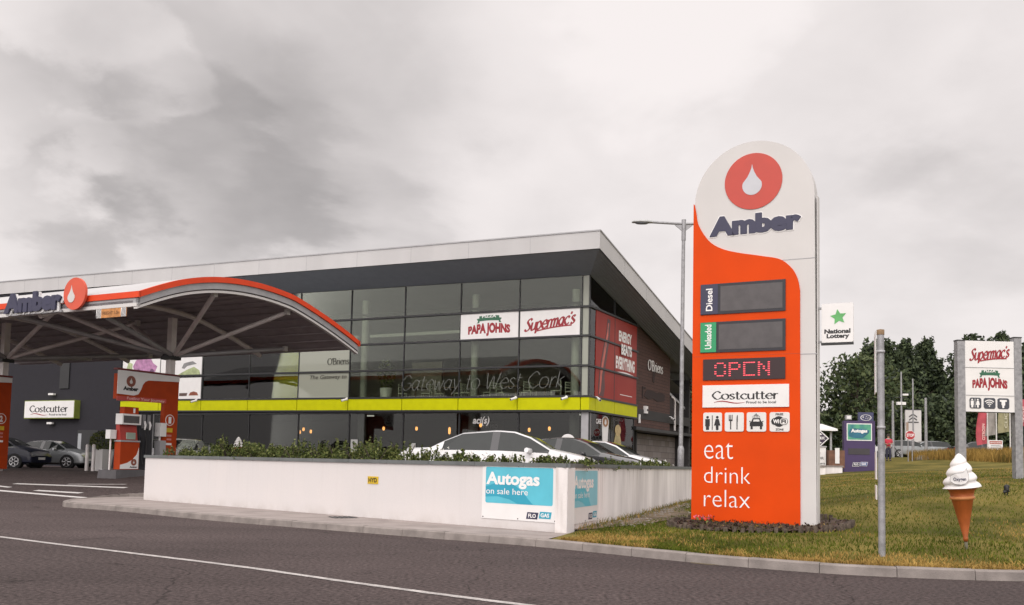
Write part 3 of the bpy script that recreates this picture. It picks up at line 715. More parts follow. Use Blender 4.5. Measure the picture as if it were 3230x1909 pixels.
# ------------------------------------------------------------------ planting on the wall
def cards(mb, n, centre, rad, size, ws=(0.45, 0.4, 0.15), up=0.3, flat=1.0):
    """leaf-sized faces spread through an ellipsoid, denser towards its skin"""
    for _ in range(n):
        while True:
            q = Vector((random.uniform(-1, 1), random.uniform(-1, 1), random.uniform(-1, 1)))
            if 0.05 < q.length <= 1: break
        q = q.normalized() * q.length ** 0.5
        p = Vector((centre[0] + q.x * rad[0], centre[1] + q.y * rad[1], centre[2] + q.z * rad[2]))
        a = Vector((random.gauss(0, 1), random.gauss(0, 1), random.gauss(0, 1) * flat + up)).normalized()
        b = a.orthogonal().normalized(); b.rotate(Matrix.Rotation(random.uniform(0, 6.28), 3, a)); c = a.cross(b)
        s = size * random.uniform(0.6, 1.35)
        r = random.random(); mi = 0 if r < ws[0] else 1 if r < ws[0] + ws[1] else 2
        mb.add([p - b * s * .5, p + c * s * .26, p + b * s * .6, p - c * s * .26], [(0, 1, 2, 3)], mi)
def shrub(x, y, z, r, h, label, flowers=0):
    t = thing('shrub', label, 'shrub', (x, y, z), 0, 'shrubs growing in the planter')
    mb = MB()
    k = max(6, int(9 * r / 0.5))
    for i in range(k):
        a = random.uniform(0, 6.28); q = random.random() ** .5 * r
        hh = h * random.uniform(.5, 1.05) * (1 - .35 * q / r)
        cards(mb, int(62 * (0.4 + hh)), (q * math.cos(a), q * math.sin(a), hh * .5), (.15, .15, hh * .5), .060)
        for _ in range(4):                     # upright shoots
            bx, by = q * math.cos(a) + random.gauss(0, .07), q * math.sin(a) + random.gauss(0, .07)
            top = hh * random.uniform(1.0, 1.35)
            for j in range(9): cards(mb, 2, (bx, by, top * (0.55 + .05 * j)), (.02, .02, .02), .06)
    for _ in range(flowers):
        f0 = len(mb.m); cards(mb, 3, (random.gauss(0, r * .6), random.gauss(0, r * .4), h * random.uniform(.45, .95)), (.03, .03, .03), .045); mb.m[f0:] = [3] * (len(mb.m) - f0)
    mb.build('foliage', LEAF + [PETAL], t)
    st = MB()
    for i in range(5):
        a = random.uniform(0, 6.28); st.tube([(0, 0, -0.03), (r * .3 * math.cos(a), r * .3 * math.sin(a), h * .35), (r * .6 * math.cos(a), r * .6 * math.sin(a), h * .75)], [.014, .010, .004], 5)
    st.build('stem', BARK, t)
    return t
hs = [.28, .33, .20, .42, .40, .36, .34, .38, .28, .46, .36, .46, .26, .40, .34, .32, .26, .30, .26]
side_words = ['at the far left end of the planter', 'second from the left end of the planter', 'low among taller ones left of the tall pair', 'tall and bushy near the left third of the planter', 'tall and bushy beside the leftmost tall one',
              'bushy before the dark shop window', 'bushy left of the yellow hydrant plate', 'bushy above the yellow hydrant plate', 'lower right of the hydrant plate', 'tall with loose shoots before the grey column',
              'mid-height right of the loose tall one', 'tall bushy in the right half of the planter', 'low in the gap left of the white saloon', 'tall behind the tail of the white saloon', 'before the rear door of the white saloon', 'before the front door of the white saloon', 'low before the bonnet of the white saloon', 'low above the autogas board', 'low at the corner of the planter']
for i in range(19):
    p = WA + WDIR * (0.75 + i * 0.718) + WN * random.uniform(.45, .8)
    fl = 26 if i in (13, 15) else 14 if i in (16, 17) else 3 if i in (12, 14) else 0
    shrub(p.x, p.y, 1.19, random.uniform(.40, .52), hs[i] * (1.55 if i < 8 else 1.30 if i < 13 else 1.10), 'green leafy shrub, ' + side_words[i], fl)
    if hs[i] > .3 and i < 13:
        q = p + WN * .55 + WDIR * .3; shrub(q.x, q.y, 1.19, .42, hs[i] * 1.4, 'second row shrub behind the one ' + side_words[i])
for i in range(9):
    p = WB_ + SDIR * (0.9 + i * 1.25) + SB * .40
    shrub(p.x, p.y, 1.185, .36, random.uniform(.22, .33), 'low green shrub on the side wall, %s' % ['next to the wall corner', 'second from the wall corner', 'third from the wall corner', 'fourth from the wall corner', 'midway along it', 'just past the middle of it', 'third from the orange sign', 'next but one to the orange sign', 'half hidden by the orange sign'][i], 5 if i in (1, 7, 8) else 0)

# ------------------------------------------------------------------ the shop building (local x along the front, y into it, z up from 0.5)
BO = (3.2, 38.5, 0.5)
shop = thing('shop_building', 'two storey glass fronted service station shop with white roof edge and lime band', 'building', BO, RB)
tl = lambda x: -0.006 * x                       # the floor lines climb a little to the left
XS = [-28.2, -25.2, -22.06, -18.80, -15.57, -12.44, -9.33, -6.30, -3.31, -0.33]
ZS = [3.70, 5.0, 6.27, 7.51]
sof = lambda x, y: 8.86 - 0.0165 * x - 0.197 * y  # underside of the roof where it meets the walls
ztop = lambda x, y: 10.22 - 0.0165 * x - 0.205 * (y + 2.0)
# roof: one slab with a deep white edge and a sloping soffit
XL, XR, YF, YB = -46.0, 1.2, -1.95, 17.0
o4 = [(XL, YF), (XR, YF), (XR, YB), (XL, YB)]
i4 = [(XL + .5, -0.0), (0.0, -0.0), (0.0, YB - .5), (XL + .5, YB - .5)]
up = [(x, y, ztop(x, y)) for x, y in o4]
lo = [(x, y, ztop(x, y) - 0.73) for x, y in o4]
mb = MB(); mb.add(up + lo, [(0, 1, 2, 3), (4, 5, 1, 0), (5, 6, 2, 1), (6, 7, 3, 2), (7, 4, 0, 3)], 0)
mb.build('roof', ROOFW, shop)
mb = MB(); n = 12
lip = [(XL + .06, YF + .06), (XR - .06, YF + .06), (XR - .06, YB - .06), (XL + .06, YB - .06)]
mb.add([(x, y, ztop(x, y) - 0.735) for x, y in lip] + [(x, y, sof(x, y)) for x, y in i4], [(0, 4, 5, 1), (1, 5, 6, 2), (2, 6, 7, 3), (3, 7, 4, 0)], 0)
for k in range(1, 9):                              # board joints of the side soffit
    f = k / 9
    a = [Vector((XR - .06, -1.5, ztop(XR, -1.5) - .735)).lerp(Vector((0, -.0, sof(0, 0))), f), Vector((XR - .06, 16, ztop(XR, 16) - .735)).lerp(Vector((0, 16, sof(0, 16))), f)]
    mb.tube([p - Vector((0, 0, .004)) for p in a], .007, 4)
mb.build('soffit', SOFFIT, shop)
mb = MB()
for k in range(16):
    x = -1.9 - 2.95 * k
    mb.box(x - .009, x + .009, YF - .004, YF + .01, ztop(x, YF) - .73, ztop(x, YF) + .004)
for k in range(6):
    y = 0.9 + 2.9 * k
    mb.box(XR - .01, XR + .004, y - .009, y + .009, ztop(XR, y) - .72, ztop(XR, y) + .004)
mb.build('fascia_joint', GREYM, shop)
mb = MB()
mb.hexa([(XL, YF - .03, ztop(XL, YF) - .02), (XR + .03, YF - .03, ztop(XR, YF) - .02), (XR + .03, YF + .05, ztop(XR, YF) - .02), (XL, YF + .05, ztop(XL, YF) - .02)],
        [(XL, YF - .03, ztop(XL, YF) + .035), (XR + .03, YF - .03, ztop(XR, YF) + .035), (XR + .03, YF + .05, ztop(XR, YF) + .035), (XL, YF + .05, ztop(XL, YF) + .035)])
mb.hexa([(XR - .05, YF + .052, ztop(XR, YF) - .02), (XR + .03, YF + .052, ztop(XR, YF) - .02), (XR + .03, YB, ztop(XR, YB) - .02), (XR - .05, YB, ztop(XR, YB) - .02)],
        [(XR - .05, YF + .052, ztop(XR, YF) + .035), (XR + .03, YF + .052, ztop(XR, YF) + .035), (XR + .03, YB, ztop(XR, YB) + .035), (XR - .05, YB, ztop(XR, YB) + .035)])
mb.build('roof_trim', GREYM, shop)
# opaque walls
def wallbox(name, m, x0, x1, y0, y1, z0, topf):
    mb = MB(); mb.hexa([(x0, y0, z0), (x1, y0, z0), (x1, y1, z0), (x0, y1, z0)], [(x, y, topf(x, y)) for x, y in ((x0, y0), (x1, y0), (x1, y1), (x0, y1))])
    return mb.build(name, m, shop)
wallbox('grey_wall', CLAD, -45.4, -28.28, -0.03, 0.3, -0.1, lambda x, y: sof(x, max(y, 0)) - .02)
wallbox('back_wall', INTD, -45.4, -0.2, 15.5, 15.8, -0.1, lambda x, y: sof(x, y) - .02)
wallbox('end_wall', CLAD, -45.6, -45.41, 0.0, 15.8, -0.1, lambda x, y: sof(x, y) - .02)
wallbox('brown_wall', BROWNW, -0.35, -0.14, 6.02, 11.72, 2.72, lambda x, y: sof(x, y) + .05)
wallbox('lower_wall', STONE, -1.2, -1.0, 8.75, 16.0, -0.1, lambda x, y: 2.5)
wallbox('lower_wall', CLAD, -1.2, -1.0, 6.1, 6.6, -0.1, lambda x, y: 2.5)
MB().prism(rect(6.62, 8.62, 0.0, 2.5), -0.02, 0.2, 0, 'S').build('lime_panel', LIME, shop).location = (-1.0, 0, 0)
t_ = MB(); t_.box(-1.2, 0.02, 5.99, 16.0, 2.55, 2.70); t_.build('ledge', FRAME, shop)
wallbox('annexe_wall', SLATS, -4.2, -0.5, 11.74, 16.4, 2.72, lambda x, y: 4.9 - 0.22 * (y - 11.7))
mb = MB(); mb.hexa([(-4.3, 11.73, 4.92), (-.42, 11.73, 4.92), (-.42, 16.5, 3.87), (-4.3, 16.5, 3.87)], [(-4.3, 11.73, 5.06), (-.42, 11.73, 5.06), (-.42, 16.5, 4.01), (-4.3, 16.5, 4.01)]); mb.build('annexe_capping', GREYM, shop)
mb = MB(); mb.tube([(-.1, 11.86, 4.55), (.0, 11.9, 4.5), (.02, 12.1, 4.35), (.02, 12.1, 2.75)], .05, 8); mb.build('downpipe', STRUT, shop)
# floors, ceiling, interior
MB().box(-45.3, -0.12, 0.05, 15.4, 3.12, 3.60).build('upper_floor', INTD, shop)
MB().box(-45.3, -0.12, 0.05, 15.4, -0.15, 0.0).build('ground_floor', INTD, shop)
wallbox('interior_wall', INTW, -28.2, -5.5, 9.2, 9.3, 3.62, lambda x, y: sof(x, y) - .05)
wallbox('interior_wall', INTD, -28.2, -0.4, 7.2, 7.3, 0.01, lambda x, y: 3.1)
wallbox('interior_wall', INTG, -18.7, -15.65, 0.10, 0.16, 3.62, lambda x, y: 6.2)
wallbox('interior_wall', INTW, -11.5, -9.7, 4.0, 4.1, 3.62, lambda x, y: 5.9)
wallbox('interior_wall', INTD, -22.0, -19.6, 0.5, 0.6, 3.62, lambda x, y: 6.2)
mb = MB(); mb.add([(-28, .3, 8.0), (-.3, .3, 7.8), (-.3, 15.3, 5.0), (-28, 15.3, 5.2)], [(0, 1, 2, 3)]); mb.build('ceiling', INTC, shop)
for x in (-27.5, -24.2, -18.6, -12.15, -5.95, -0.95):
    MB().tube([(x, .75, 0), (x, .75, 3.1)], .22, 14).build('column', INTP, shop)
    MB().tube([(x, .75, 3.61), (x, .75, sof(x, .75) - .3)], .17, 14).build('column', INTP, shop)
MB().box(-11.9, -6.2, .8, .95, 6.80, 6.94).build('interior_beam', INTP, shop)
MB().box(-19, -12.6, .8, .95, 6.80, 6.94).build('interior_beam', INTP, shop)
# glass, pane by pane
PR = random.Random(4)
def pane(poly, m, plane='B', y=0.0, name='window'):
    """no two panes sit quite flat, so each mirrors the surroundings a little differently"""
    o = MB().prism(poly, y + 0.0, y + 0.012, 0, plane).build(name, m, shop)
    u0, v0 = poly[0]; ax, au, av = PR.uniform(-.006, .006), PR.uniform(-.005, .005), PR.uniform(-.006, .006)
    for v in o.data.vertices:
        u = (v.co.x if plane == 'B' else v.co.y); d = au * (u - u0) + av * (v.co.z - v0)
        if plane == 'B': v.co.y += d
        else: v.co.x += d
    return o
for i in range(len(XS) - 1):
    x0, x1 = XS[i] + .02, XS[i + 1] - .02
    for r in range(4):
        z0 = ZS[r] + .02
        lo2 = [(x0, z0 + tl(x0)), (x1, z0 + tl(x1))]
        hi2 = [(x1, (ZS[r + 1] - .02 + tl(x1)) if r < 3 else sof(x1, 0) - .02), (x0, (ZS[r + 1] - .02 + tl(x0)) if r < 3 else sof(x0, 0) - .02)]
        pane(lo2 + hi2, GLASSF if (i == 4 and r < 2) else GLASS)
    pane([(x0, 0.02), (x1, 0.02), (x1, 3.02 + tl(x1)), (x0, 3.02 + tl(x0))], GLASSD, y=0.12, name='shop_window')
YS = [0.10, 2.95, 5.93]
for i in range(2):
    y0, y1 = YS[i] + .02, YS[i + 1] - .02
    for r in range(4):
        zt = (lambda y: ZS[r + 1] - .02) if r < 3 else (lambda y: sof(0, y) - .02)
        pane([(y0, ZS[r] + .02), (y1, ZS[r] + .02), (y1, zt(y1)), (y0, zt(y0))], GLASS, 'S')
    pane([(y0, .02), (y1, .02), (y1, 3.02), (y0, 3.02)], GLASSD, 'S', y=0.12, name='shop_window')
for r in range(4):                                # the narrow corner lights
    pane([(-.31, ZS[r] + .02), (-.02, ZS[r] + .02), (-.02, (ZS[r + 1] if r < 3 else sof(0, 0)) - .02), (-.31, (ZS[r + 1] if r < 3 else sof(0, 0)) - .02)], GLASSF)
mb = MB()
for z in ZS + [3.08]:
    d = .09 if z > 3.5 else .10
    h = .04
    mb.hexa([(-28.25, -d, z - h - 28.2 * -.006), (.09, -d, z - h), (.09, .05, z - h), (-28.25, .05, z - h + 28.2 * .006)], [(-28.25, -d, z + h + 28.2 * .006), (.09, -d, z + h), (.09, .05, z + h), (-28.25, .05, z + h + 28.2 * .006)])
    mb.box(-.05, d, .052, 6.0, z - h, z + h)
mb.build('transom', FRAME, shop)
for x in XS + [-0.0]:
    MB().box(x - .022, x + .022, -.035, .06, 3.75 + tl(x), sof(x, 0) - .03).build('mullion', FRAME, shop)
    MB().box(x - .03, x + .03, .08, .2, 0.0, 3.03).build('mullion', FRAME, shop)
for y in YS[1:]:
    MB().box(-.06, .035, y - .022, y + .022, 3.75, sof(0, y) - .03).build('mullion', FRAME, shop); MB().box(-.2, -.08, y - .03, y + .03, 0, 3.03).build('mullion', FRAME, shop)
MB().box(-.32, .0, .04, .34, 0, 3.03).build('corner_post', GREYM, shop)
MB().box(-.20, -.04, .10, .30, 3.62, 8.5).build('corner_post', GREYM, shop)
for i in range(len(XS) - 1):
    x0, x1 = XS[i] + .02, XS[i + 1] - .02
    MB().hexa([(x0, -.06, 3.125 + tl(x0)), (x1, -.06, 3.125 + tl(x1)), (x1, .04, 3.125 + tl(x1)), (x0, .04, 3.125 + tl(x0))], [(x0, -.06, 3.655 + tl(x0)), (x1, -.06, 3.655 + tl(x1)), (x1, .04, 3.655 + tl(x1)), (x0, .04, 3.655 + tl(x0))]).build('lime_panel', LIME, shop)
MB().box(-.31, .06, -.06, .05, 3.125, 3.655).build('lime_panel', LIME, shop)
for y0, y1 in ((.07, .62), (.66, 2.93), (2.97, 5.95)): MB().box(-.04, .06, y0, y1, 3.125, 3.655).build('lime_panel', LIME, shop)
mb = MB(); mb.box(-28.2, .03, -.03, .06, 3.03, 3.10); mb.build('band_edge', FRAME, shop)
# writing on the glass
nibtext(shop, 'window_lettering', 'Gateway to West Cork', mat('pale_vinyl', (0.17, 0.18, 0.165), 0.6, vary=0.05), -9.4, 3.86, 8.3, 0.95, .055, .03, shear=.25, d=.016)
nibtext(shop, 'window_lettering', "O'Briens", mat('dark_vinyl', (0.05, 0.05, 0.04), .6), -13.8, 5.42, 1.32, .34, .22, .07, d=.016)
text(shop, 'window_lettering', 'The Gateway to', MATS['dark_vinyl'], -14.85, 4.68, 2.25, .26, shear=.2, bold=.01, d=.016)
# white blind behind the upper left glass
MB().box(-22.0, -19.0, .10, .13, 5.66, 6.30).build('blind', SIGNW, shop)

# posters and signs that hang on the building
def on_front(name, label, cat, x, z, group=None):
    a = Matrix.Rotation(RB, 4, 'Z') @ Vector((x, 0, 0))
    return thing(name, label, cat, (BO[0] + a.x, BO[1] + a.y, BO[2] + z), RB, group)
def on_side(name, label, cat, y, z, x=0.0, group=None):
    a = Matrix.Rotation(RB, 4, 'Z') @ Vector((x, y, 0))
    return thing(name, label, cat, (BO[0] + a.x, BO[1] + a.y, BO[2] + z), RS, group)
def pizza_sign(t, w, h, d=.036):
    """arched pizza logo centred in a w x h field whose lower left is 0,0"""
    cx = w / 2
    arc = lambda a, b: (a, b + .115 * h * (1 - ((a - cx) / (w * .42)) ** 2))
    def badge(name, m, k, y0, y1):
        pts = [(cx - w * .40 * k, h * .10 + (1 - k) * .1 * h), (cx + w * .40 * k, h * .10 + (1 - k) * .1 * h)]
        top = [arc(cx + w * .40 * k * (1 - 2 * i / 14), h * .57 - (1 - k) * .35 * h) for i in range(15)]
        plate(t, name, pts + top, m, y0, y1)
    badge('badge', DKGREEN, 1.0, -d + .008, -d + .016); badge('badge', SIGNW, .955, -d + .005, -d + .0075); badge('badge', CRIMSON, .93, -d + .003, -d + .0048); badge('badge', SIGNW, .90, -d + .001, -d + .0028)
    text(t, 'lettering', 'PAPA JOHNS', CRIMSON, cx - w * .36, h * .15, w * .72, h * .38, bold=.065, d=d + .001, warp=lambda a, b: (a, h * .15 + (b - h * .15) * (1 + .30 * (1 - ((a - cx) / (w * .36)) ** 2))))
    plate(t, 'ribbon', [arc(cx + w * .17 * (1 - 2 * i / 8), h * .80) for i in range(9)] + [arc(cx - w * .17 * (1 - 2 * i / 8), h * .61) for i in range(9)], DKGREEN, -d - .004, -d)
    plate(t, 'ribbon_end', [(cx - w * .21, h * .63), (cx - w * .165, h * .65), (cx - w * .165, h * .82), (cx - w * .215, h * .80), (cx - w * .19, h * .71)], DKGREEN, -d - .001, -d + .002)
    plate(t, 'ribbon_end', [(cx + w * .165, h * .65), (cx + w * .21, h * .63), (cx + w * .19, h * .71), (cx + w * .215, h * .80), (cx + w * .165, h * .82)], DKGREEN, -d - .001, -d + .002)
    text(t, 'lettering', 'PIZZA', TEXTW, cx - w * .12, h * .72, w * .24, h * .115, bold=.03, d=d + .006, warp=lambda a, b: arc(a, b - .0 * h))
def burger_sign(t, w, h, d=.036, x0=0.0, z0=0.0):
    sl = lambda a, b: (a, b + .11 * (a - x0 - w * .1))
    fl = [sl(x0 + w * (.30 + .55 * i / 10), z0 + h * (.225 + .03 * math.sin(i / 10 * 3.1))) for i in range(11)] + [sl(x0 + w * (.85 - .57 * i / 10), z0 + h * (.175 + .03 * math.sin((10 - i) / 10 * 3.1))) for i in range(11)]
    nibtext(t, 'lettering', "Supermac's", CRIMSON, x0 + w * .08, z0 + h * .12, w * .84, h * .60, .34, .13, shear=.30, gap=-.03, d=d + .001, warp=sl, extra=[[fl[i], fl[i + 1], fl[20 - i], fl[21 - i]] for i in range(10)])
t = on_front('pizza_sign', 'white window sign with arched red and green pizza logo, upper floor', 'sign', -6.30, 6.27)
plate(t, 'board', rect(.02, 2.95, .05, 1.22), SIGNW, -.03, -.008); pizza_sign(t, 2.97, 1.22, .03)
t = on_front('burger_sign', 'white window sign with red script lettering at the corner of the upper floor', 'sign', -3.31, 6.27)
plate(t, 'board', rect(.05, 2.88, .05, 1.20), SIGNW, -.03, -.008); burger_sign(t, 2.95, 1.18, .03)
# energy poster round the corner
REDP = mat('poster_red', (0.50, 0.055, 0.035), .45, spec=.2, vary=.35, vscale=.55, col2=(0.20, 0.02, 0.016))
DRED = mat('poster_dark_red', (0.07, 0.012, 0.012), .4, vary=.4, vscale=2)
BRED = mat('poster_bright_red', (0.46, 0.09, 0.06), .4, vary=.4, vscale=3)
t = on_side('energy_poster', 'tall red poster with a bottle and white capital letters on the side glazing', 'poster', 0, 3.7)
for r in range(3):
    z0, z1 = [.05, 1.34, 2.61][r], [1.26, 2.53, 3.77][r]
    plate(t, 'sheet', rect(.70, 2.92, z0, z1), REDP, -.03, -.004); plate(t, 'sheet', rect(2.98, 5.90, z0, z1), REDP, -.03, -.004)
bt = [(1.05, .1), (1.65, .1), (1.80, .5), (1.72, 1.0), (1.9, 1.6), (2.1, 2.2), (2.28, 2.7), (2.36, 3.55), (2.02, 3.6), (1.86, 2.9), (1.62, 2.4), (1.35, 1.8), (1.1, 1.0), (1.0, .5)]
plate(t, 'bottle_picture', bt, DRED, -.036, -.031)
plate(t, 'bottle_picture', [(1.12, .15), (1.3, .3), (1.42, 1.0), (1.75, 1.9), (2.1, 2.8), (2.2, 3.4), (2.08, 3.4), (1.92, 2.85), (1.60, 2.1), (1.25, 1.2)], BRED, -.038, -.0365)
text(t, 'lettering', 'ENERGY', TEXTW, 3.45, 2.78, 1.72, .50, bold=.05, d=.034)
text(t, 'lettering', 'BEATS', TEXTW, 3.62, 2.18, 1.40, .50, bold=.05, d=.10)
text(t, 'lettering', 'EVERYTHING', TEXTW, 3.10, 1.50, 2.50, .58, bold=.05, d=.034)
plate(t, 'ribbon', [(3.3 + 2.2 * i / 8, 1.36 + .06 * math.sin(math.pi * i / 8)) for i in range(9)] + [(5.5 - 2.2 * i / 8, 1.27 + .06 * math.sin(math.pi * (8 - i) / 8)) for i in range(9)], SIGNW, -.034, -.0305)
plate(t, 'caption', rect(3.7, 5.3, .34, .37), SIGNW, -.034, -.0305)
# cut-out letters on the brown wall
t = on_side('wall_lettering', "white cut-out O'Briens letters high on the brown wall", 'sign', 7.9, 5.6, -.14)
nibtext(t, 'lettering', "O'Briens", TEXTW, 0, 0, 2.4, .56, .26, .08, serif=.1, gap=.06, d=.06)
FADE = mat('faded_letter_ghost', (0.030, 0.017, 0.016), .8, vary=.1)
t = on_side('ghost_lettering', 'dark traces of removed lettering below the white letters on the brown wall', 'sign', 7.2, 4.15, -.14)
text(t, 'lettering', 'Letterpress', FADE, .15, .05, 3.3, .45, bold=.03, d=.02, plane='B') if False else None
plate(t, 'trace', [(0, 0), (.12, 0), (.12, .5), (.5, .5), (.5, .58), (0, .58)], FADE, -.03, -.002)
plate(t, 'trace', [(.25, .12), (.9, .0), (1.6, .1), (2.4, -.02), (3.5, .08), (3.6, .42), (2.9, .5), (2.2, .42), (1.3, .5), (.6, .44)], FADE, -.02, -.002)
plate(t, 'trace', [(1.55, .95), (1.8, .9), (1.95, 1.3), (2.15, 1.75), (1.9, 1.8), (1.75, 1.55), (1.6, 1.5)], FADE, -.02, -.002)
t = on_side('alarm_box', 'small white alarm box on the brown wall', 'alarm box', 7.45, 3.42, -.14)
MB().box(0, .36, -.12, 0, 0, .36).build('case', SIGNW, t); plate(t, 'badge', rect(.17, .36, .12, .22), FRAME, -.125, -.1205)
t = on_side('wall_lamp', 'slim white vertical lamp low on the brown wall', 'wall lamp', 6.55, 2.9, -.14)
MB().tube([(.08, -.08, 0), (.08, -.08, .42)], .06, 10).build('diffuser', SIGNW, t); MB().box(.04, .12, -.04, 0, .05, .37).build('bracket', FRAME, t)
# cafe posters on the ground floor side glass
t = on_side('cafe_poster', 'dark poster with a tall white cup, on the side shop window near the corner', 'poster', 0.7, 1.0, -.1)
plate(t, 'sheet', rect(.1, 1.1, 0, 2.0), INTD, -.03, -.004) if False else None
plate(t, 'cup_picture', [(1.28, .3), (1.75, .3), (1.92, 1.65), (1.15, 1.65)], TEXTW, -.012, 0)
plate(t, 'coffee_picture', disc(1.53, 1.72, .27, 24, .42), SIGNW, -.016, -.013); plate(t, 'coffee_picture', disc(1.53, 1.72, .21, 24, .33), mat('latte', (.36, .17, .07), .5), -.019, -.0165)
plate(t, 'coffee_picture', [(1.40, 1.66), (1.53, 1.58), (1.66, 1.68), (1.60, 1.84), (1.46, 1.84)], TEXTW, -.021, -.0195)
text(t, 'lettering', 'CAFE', TEXTW, .42, 1.60, .62, .22, bold=.04, d=.012)
t = on_side('ice_cream_poster', 'window picture of a golden sundae on the side shop window', 'poster', 3.0, 1.0, -.1)
plate(t, 'glass_picture', [(.45, .2), (1.15, .2), (1.25, .9), (1.05, 1.25), (.55, 1.25), (.35, .9)], mat('sundae', (.40, .33, .16), .5, vary=.3, vscale=5), -.012, 0)
plate(t, 'coffee_picture', disc(.82, 1.42, .26, 24, .36), mat('sundae_top', (.48, .36, .17), .5, vary=.3, vscale=9), -.014, 0)
text(t, 'lettering', 'DESSERTS', mat('dim_vinyl', (.20, .20, .19), .6), .2, 1.85, 1.2, .14, d=.012)
# left posters
LILAC = mat('lilac_print', (.42, .20, .36), .5, vary=.3, vscale=5); PGREEN = mat('pale_green_print', (.36, .42, .22), .5, vary=.3, vscale=4)
t = on_front('car_poster', 'pale poster with a lilac car drawing on the left of the glazing', 'poster', -28.2, 3.7)
plate(t, 'sheet', rect(.04, 2.96, 1.4, 2.66), SIGNW, -.03, -.006); plate(t, 'sheet', rect(.04, 2.96, .05, 1.32), SIGNW, -.03, -.006)
plate(t, 'car_drawing', [(1.0, 1.75), (2.6, 1.7), (2.75, 2.0), (2.4, 2.2), (2.2, 2.5), (1.5, 2.55), (1.1, 2.4), (.85, 2.05)], LILAC, -.034, -.031)
for x in (1.3, 2.35): plate(t, 'wheel_drawing', disc(x, 1.72, .16, 16), mat('plum_print', (.14, .06, .13), .5), -.037, -.035)
plate(t, 'hill_drawing', [(.3, 1.8), (.8, 1.75), (.8, 2.2), (.5, 2.3)], PGREEN, -.034, -.031)
t = on_front('hill_poster', 'pale poster with green hills, right of the pump sign', 'poster', -25.2, 3.7)
plate(t, 'sheet', rect(.02, 3.06, 1.4, 2.66), SIGNW, -.03, -.006); plate(t, 'sheet', rect(.02, 3.06, .05, 1.32), SIGNW, -.03, -.006)
plate(t, 'hill_drawing', [(1.2, 1.43), (3.0, 1.43), (2.9, 1.7), (2.5, 1.9), (2.0, 1.75), (1.6, 1.6)], PGREEN, -.034, -.031)
plate(t, 'bird_drawing', [(1.6, 1.85), (1.75, 2.1), (2.0, 2.15), (2.4, 2.2), (2.7, 2.05), (2.3, 2.0), (2.0, 1.95), (1.8, 1.8)], mat('grey_print', (.22, .22, .22), .5), -.036, -.0345)
plate(t, 'badge', [(1.5, .34), (2.05, .34), (2.1, .5), (1.5, .5)], mat('brown_print', (.10, .06, .05), .5), -.034, -.031)
plate(t, 'badge', [(2.2, .36), (2.9, .36), (2.8, .52), (2.55, .58), (2.3, .52)], mat('brown_red_print', (.22, .06, .03), .5), -.034, -.031)
# supermarket box sign on the grey wall
def grocer(t, w, h, d, x0=0.0, z0=0.0):
    nibtext(t, 'lettering', 'Costcutter', BLACK, x0 + w * .11, z0 + h * .34, w * .77, h * .40, .24, .07, serif=.11, gap=.02, d=d)
    sw = [(x0 + w * (.14 + .36 * i / 12), z0 + h * (.21 + .045 * math.sin(i / 12 * 6.2 + .2))) for i in range(13)]
    up_ = [(a, b + h * .045 * math.sin(math.pi * min(1, (i + 1) / 13)) + .002) for i, (a, b) in enumerate(sw)]
    plate(t, 'swoosh', sw + up_[::-1], CRIMSON, -d - .003, -d + .001)
    text(t, 'lettering', 'Proud to be local', BLACK, x0 + w * .515, z0 + h * .16, w * .34, h * .115, bold=.02, d=d)
LIMESIDE = mat('olive_box_side', (.20, .24, .04), .5)
t = on_front('grocery_sign', 'white box sign with olive sides on the charcoal wall under the canopy', 'sign', -35.95, 2.85)
plate(t, 'box', rect(0, 4.42, 0, 1.06), LIMESIDE, -.40, -.03); plate(t, 'face', rect(.04, 4.38, .05, 1.02), SIGNW, -.415, -.401); grocer(t, 4.42, 1.06, .42)
for z, nm in ((1.42, 'above'), (-.28, 'below')):
    t = on_front('floodlight', 'small white floodlight on the charcoal wall %s the white box sign' % nm, 'floodlight', -33.8, 2.85 + z)
    MB().box(-.22, .22, -.30, -.14, -.04, .07).build('lamp_head', SIGNW, t); MB().box(-.03, .03, -.139, -.03, -.03, .03).build('bracket', FRAME, t)
t = on_front('wall_vent', 'tall narrow dark window slot with pale head high on the charcoal wall', 'window', -33.4, 4.62)
MB().box(.05, .85, -.10, -.03, 0, 1.55).build('frame', FRAME, t); MB().box(.0, .9, -.14, -.03, 1.56, 1.86).build('head', SIGNW, t)
t = on_front('side_door', 'dark recessed door in the charcoal wall with a narrow lit slot', 'door', -31.6, -0.1)
MB().box(.0, 1.7, -.05, -.03, 0, 2.3).build('leaf', FRAME, t); MB().box(.06, .34, -.06, -.051, 1.2, 2.1).build('slot_window', mat('pale_glazing', (.36, .38, .40), .3), t)

# security cameras
def cctv(x, y, z, rz, label):
    a = Matrix.Rotation(RB, 4, 'Z') @ Vector((x, y, 0))
    t = thing('security_camera', label, 'camera', (BO[0] + a.x, BO[1] + a.y, BO[2] + z), RB + rz, 'security cameras along the lime band')
    MB().tube([(0, -.0, .02), (0, -.12, .0), (0, -.16, -.06)], .022, 8).build('bracket', SIGNW, t)
    mb = MB(); mb.tube([(.06, -.10, -.05), (-.10, -.36, -.15)], .055, 10); mb.build('housing', SIGNW, t)
    mb = MB(); mb.tube([(-.10, -.36, -.15), (-.106, -.37, -.154)], .04, 10); mb.build('lens', BLACK, t)
for x, lb in ((-22.3, 'beside the hill poster'), (-12.45, 'below the frosted pane'), (-3.35, 'below the gap between pizza and burger signs'), (-.95, 'left of the building corner')):
    cctv(x, -.07, 3.70 + tl(x), 0, 'white camera on the lime band, ' + lb)
cctv(.07, .62, 3.70, R(70), 'white camera round the corner on the side band')
cctv(-.10, 11.5, 3.45, R(80), 'white camera at the far edge of the brown wall')

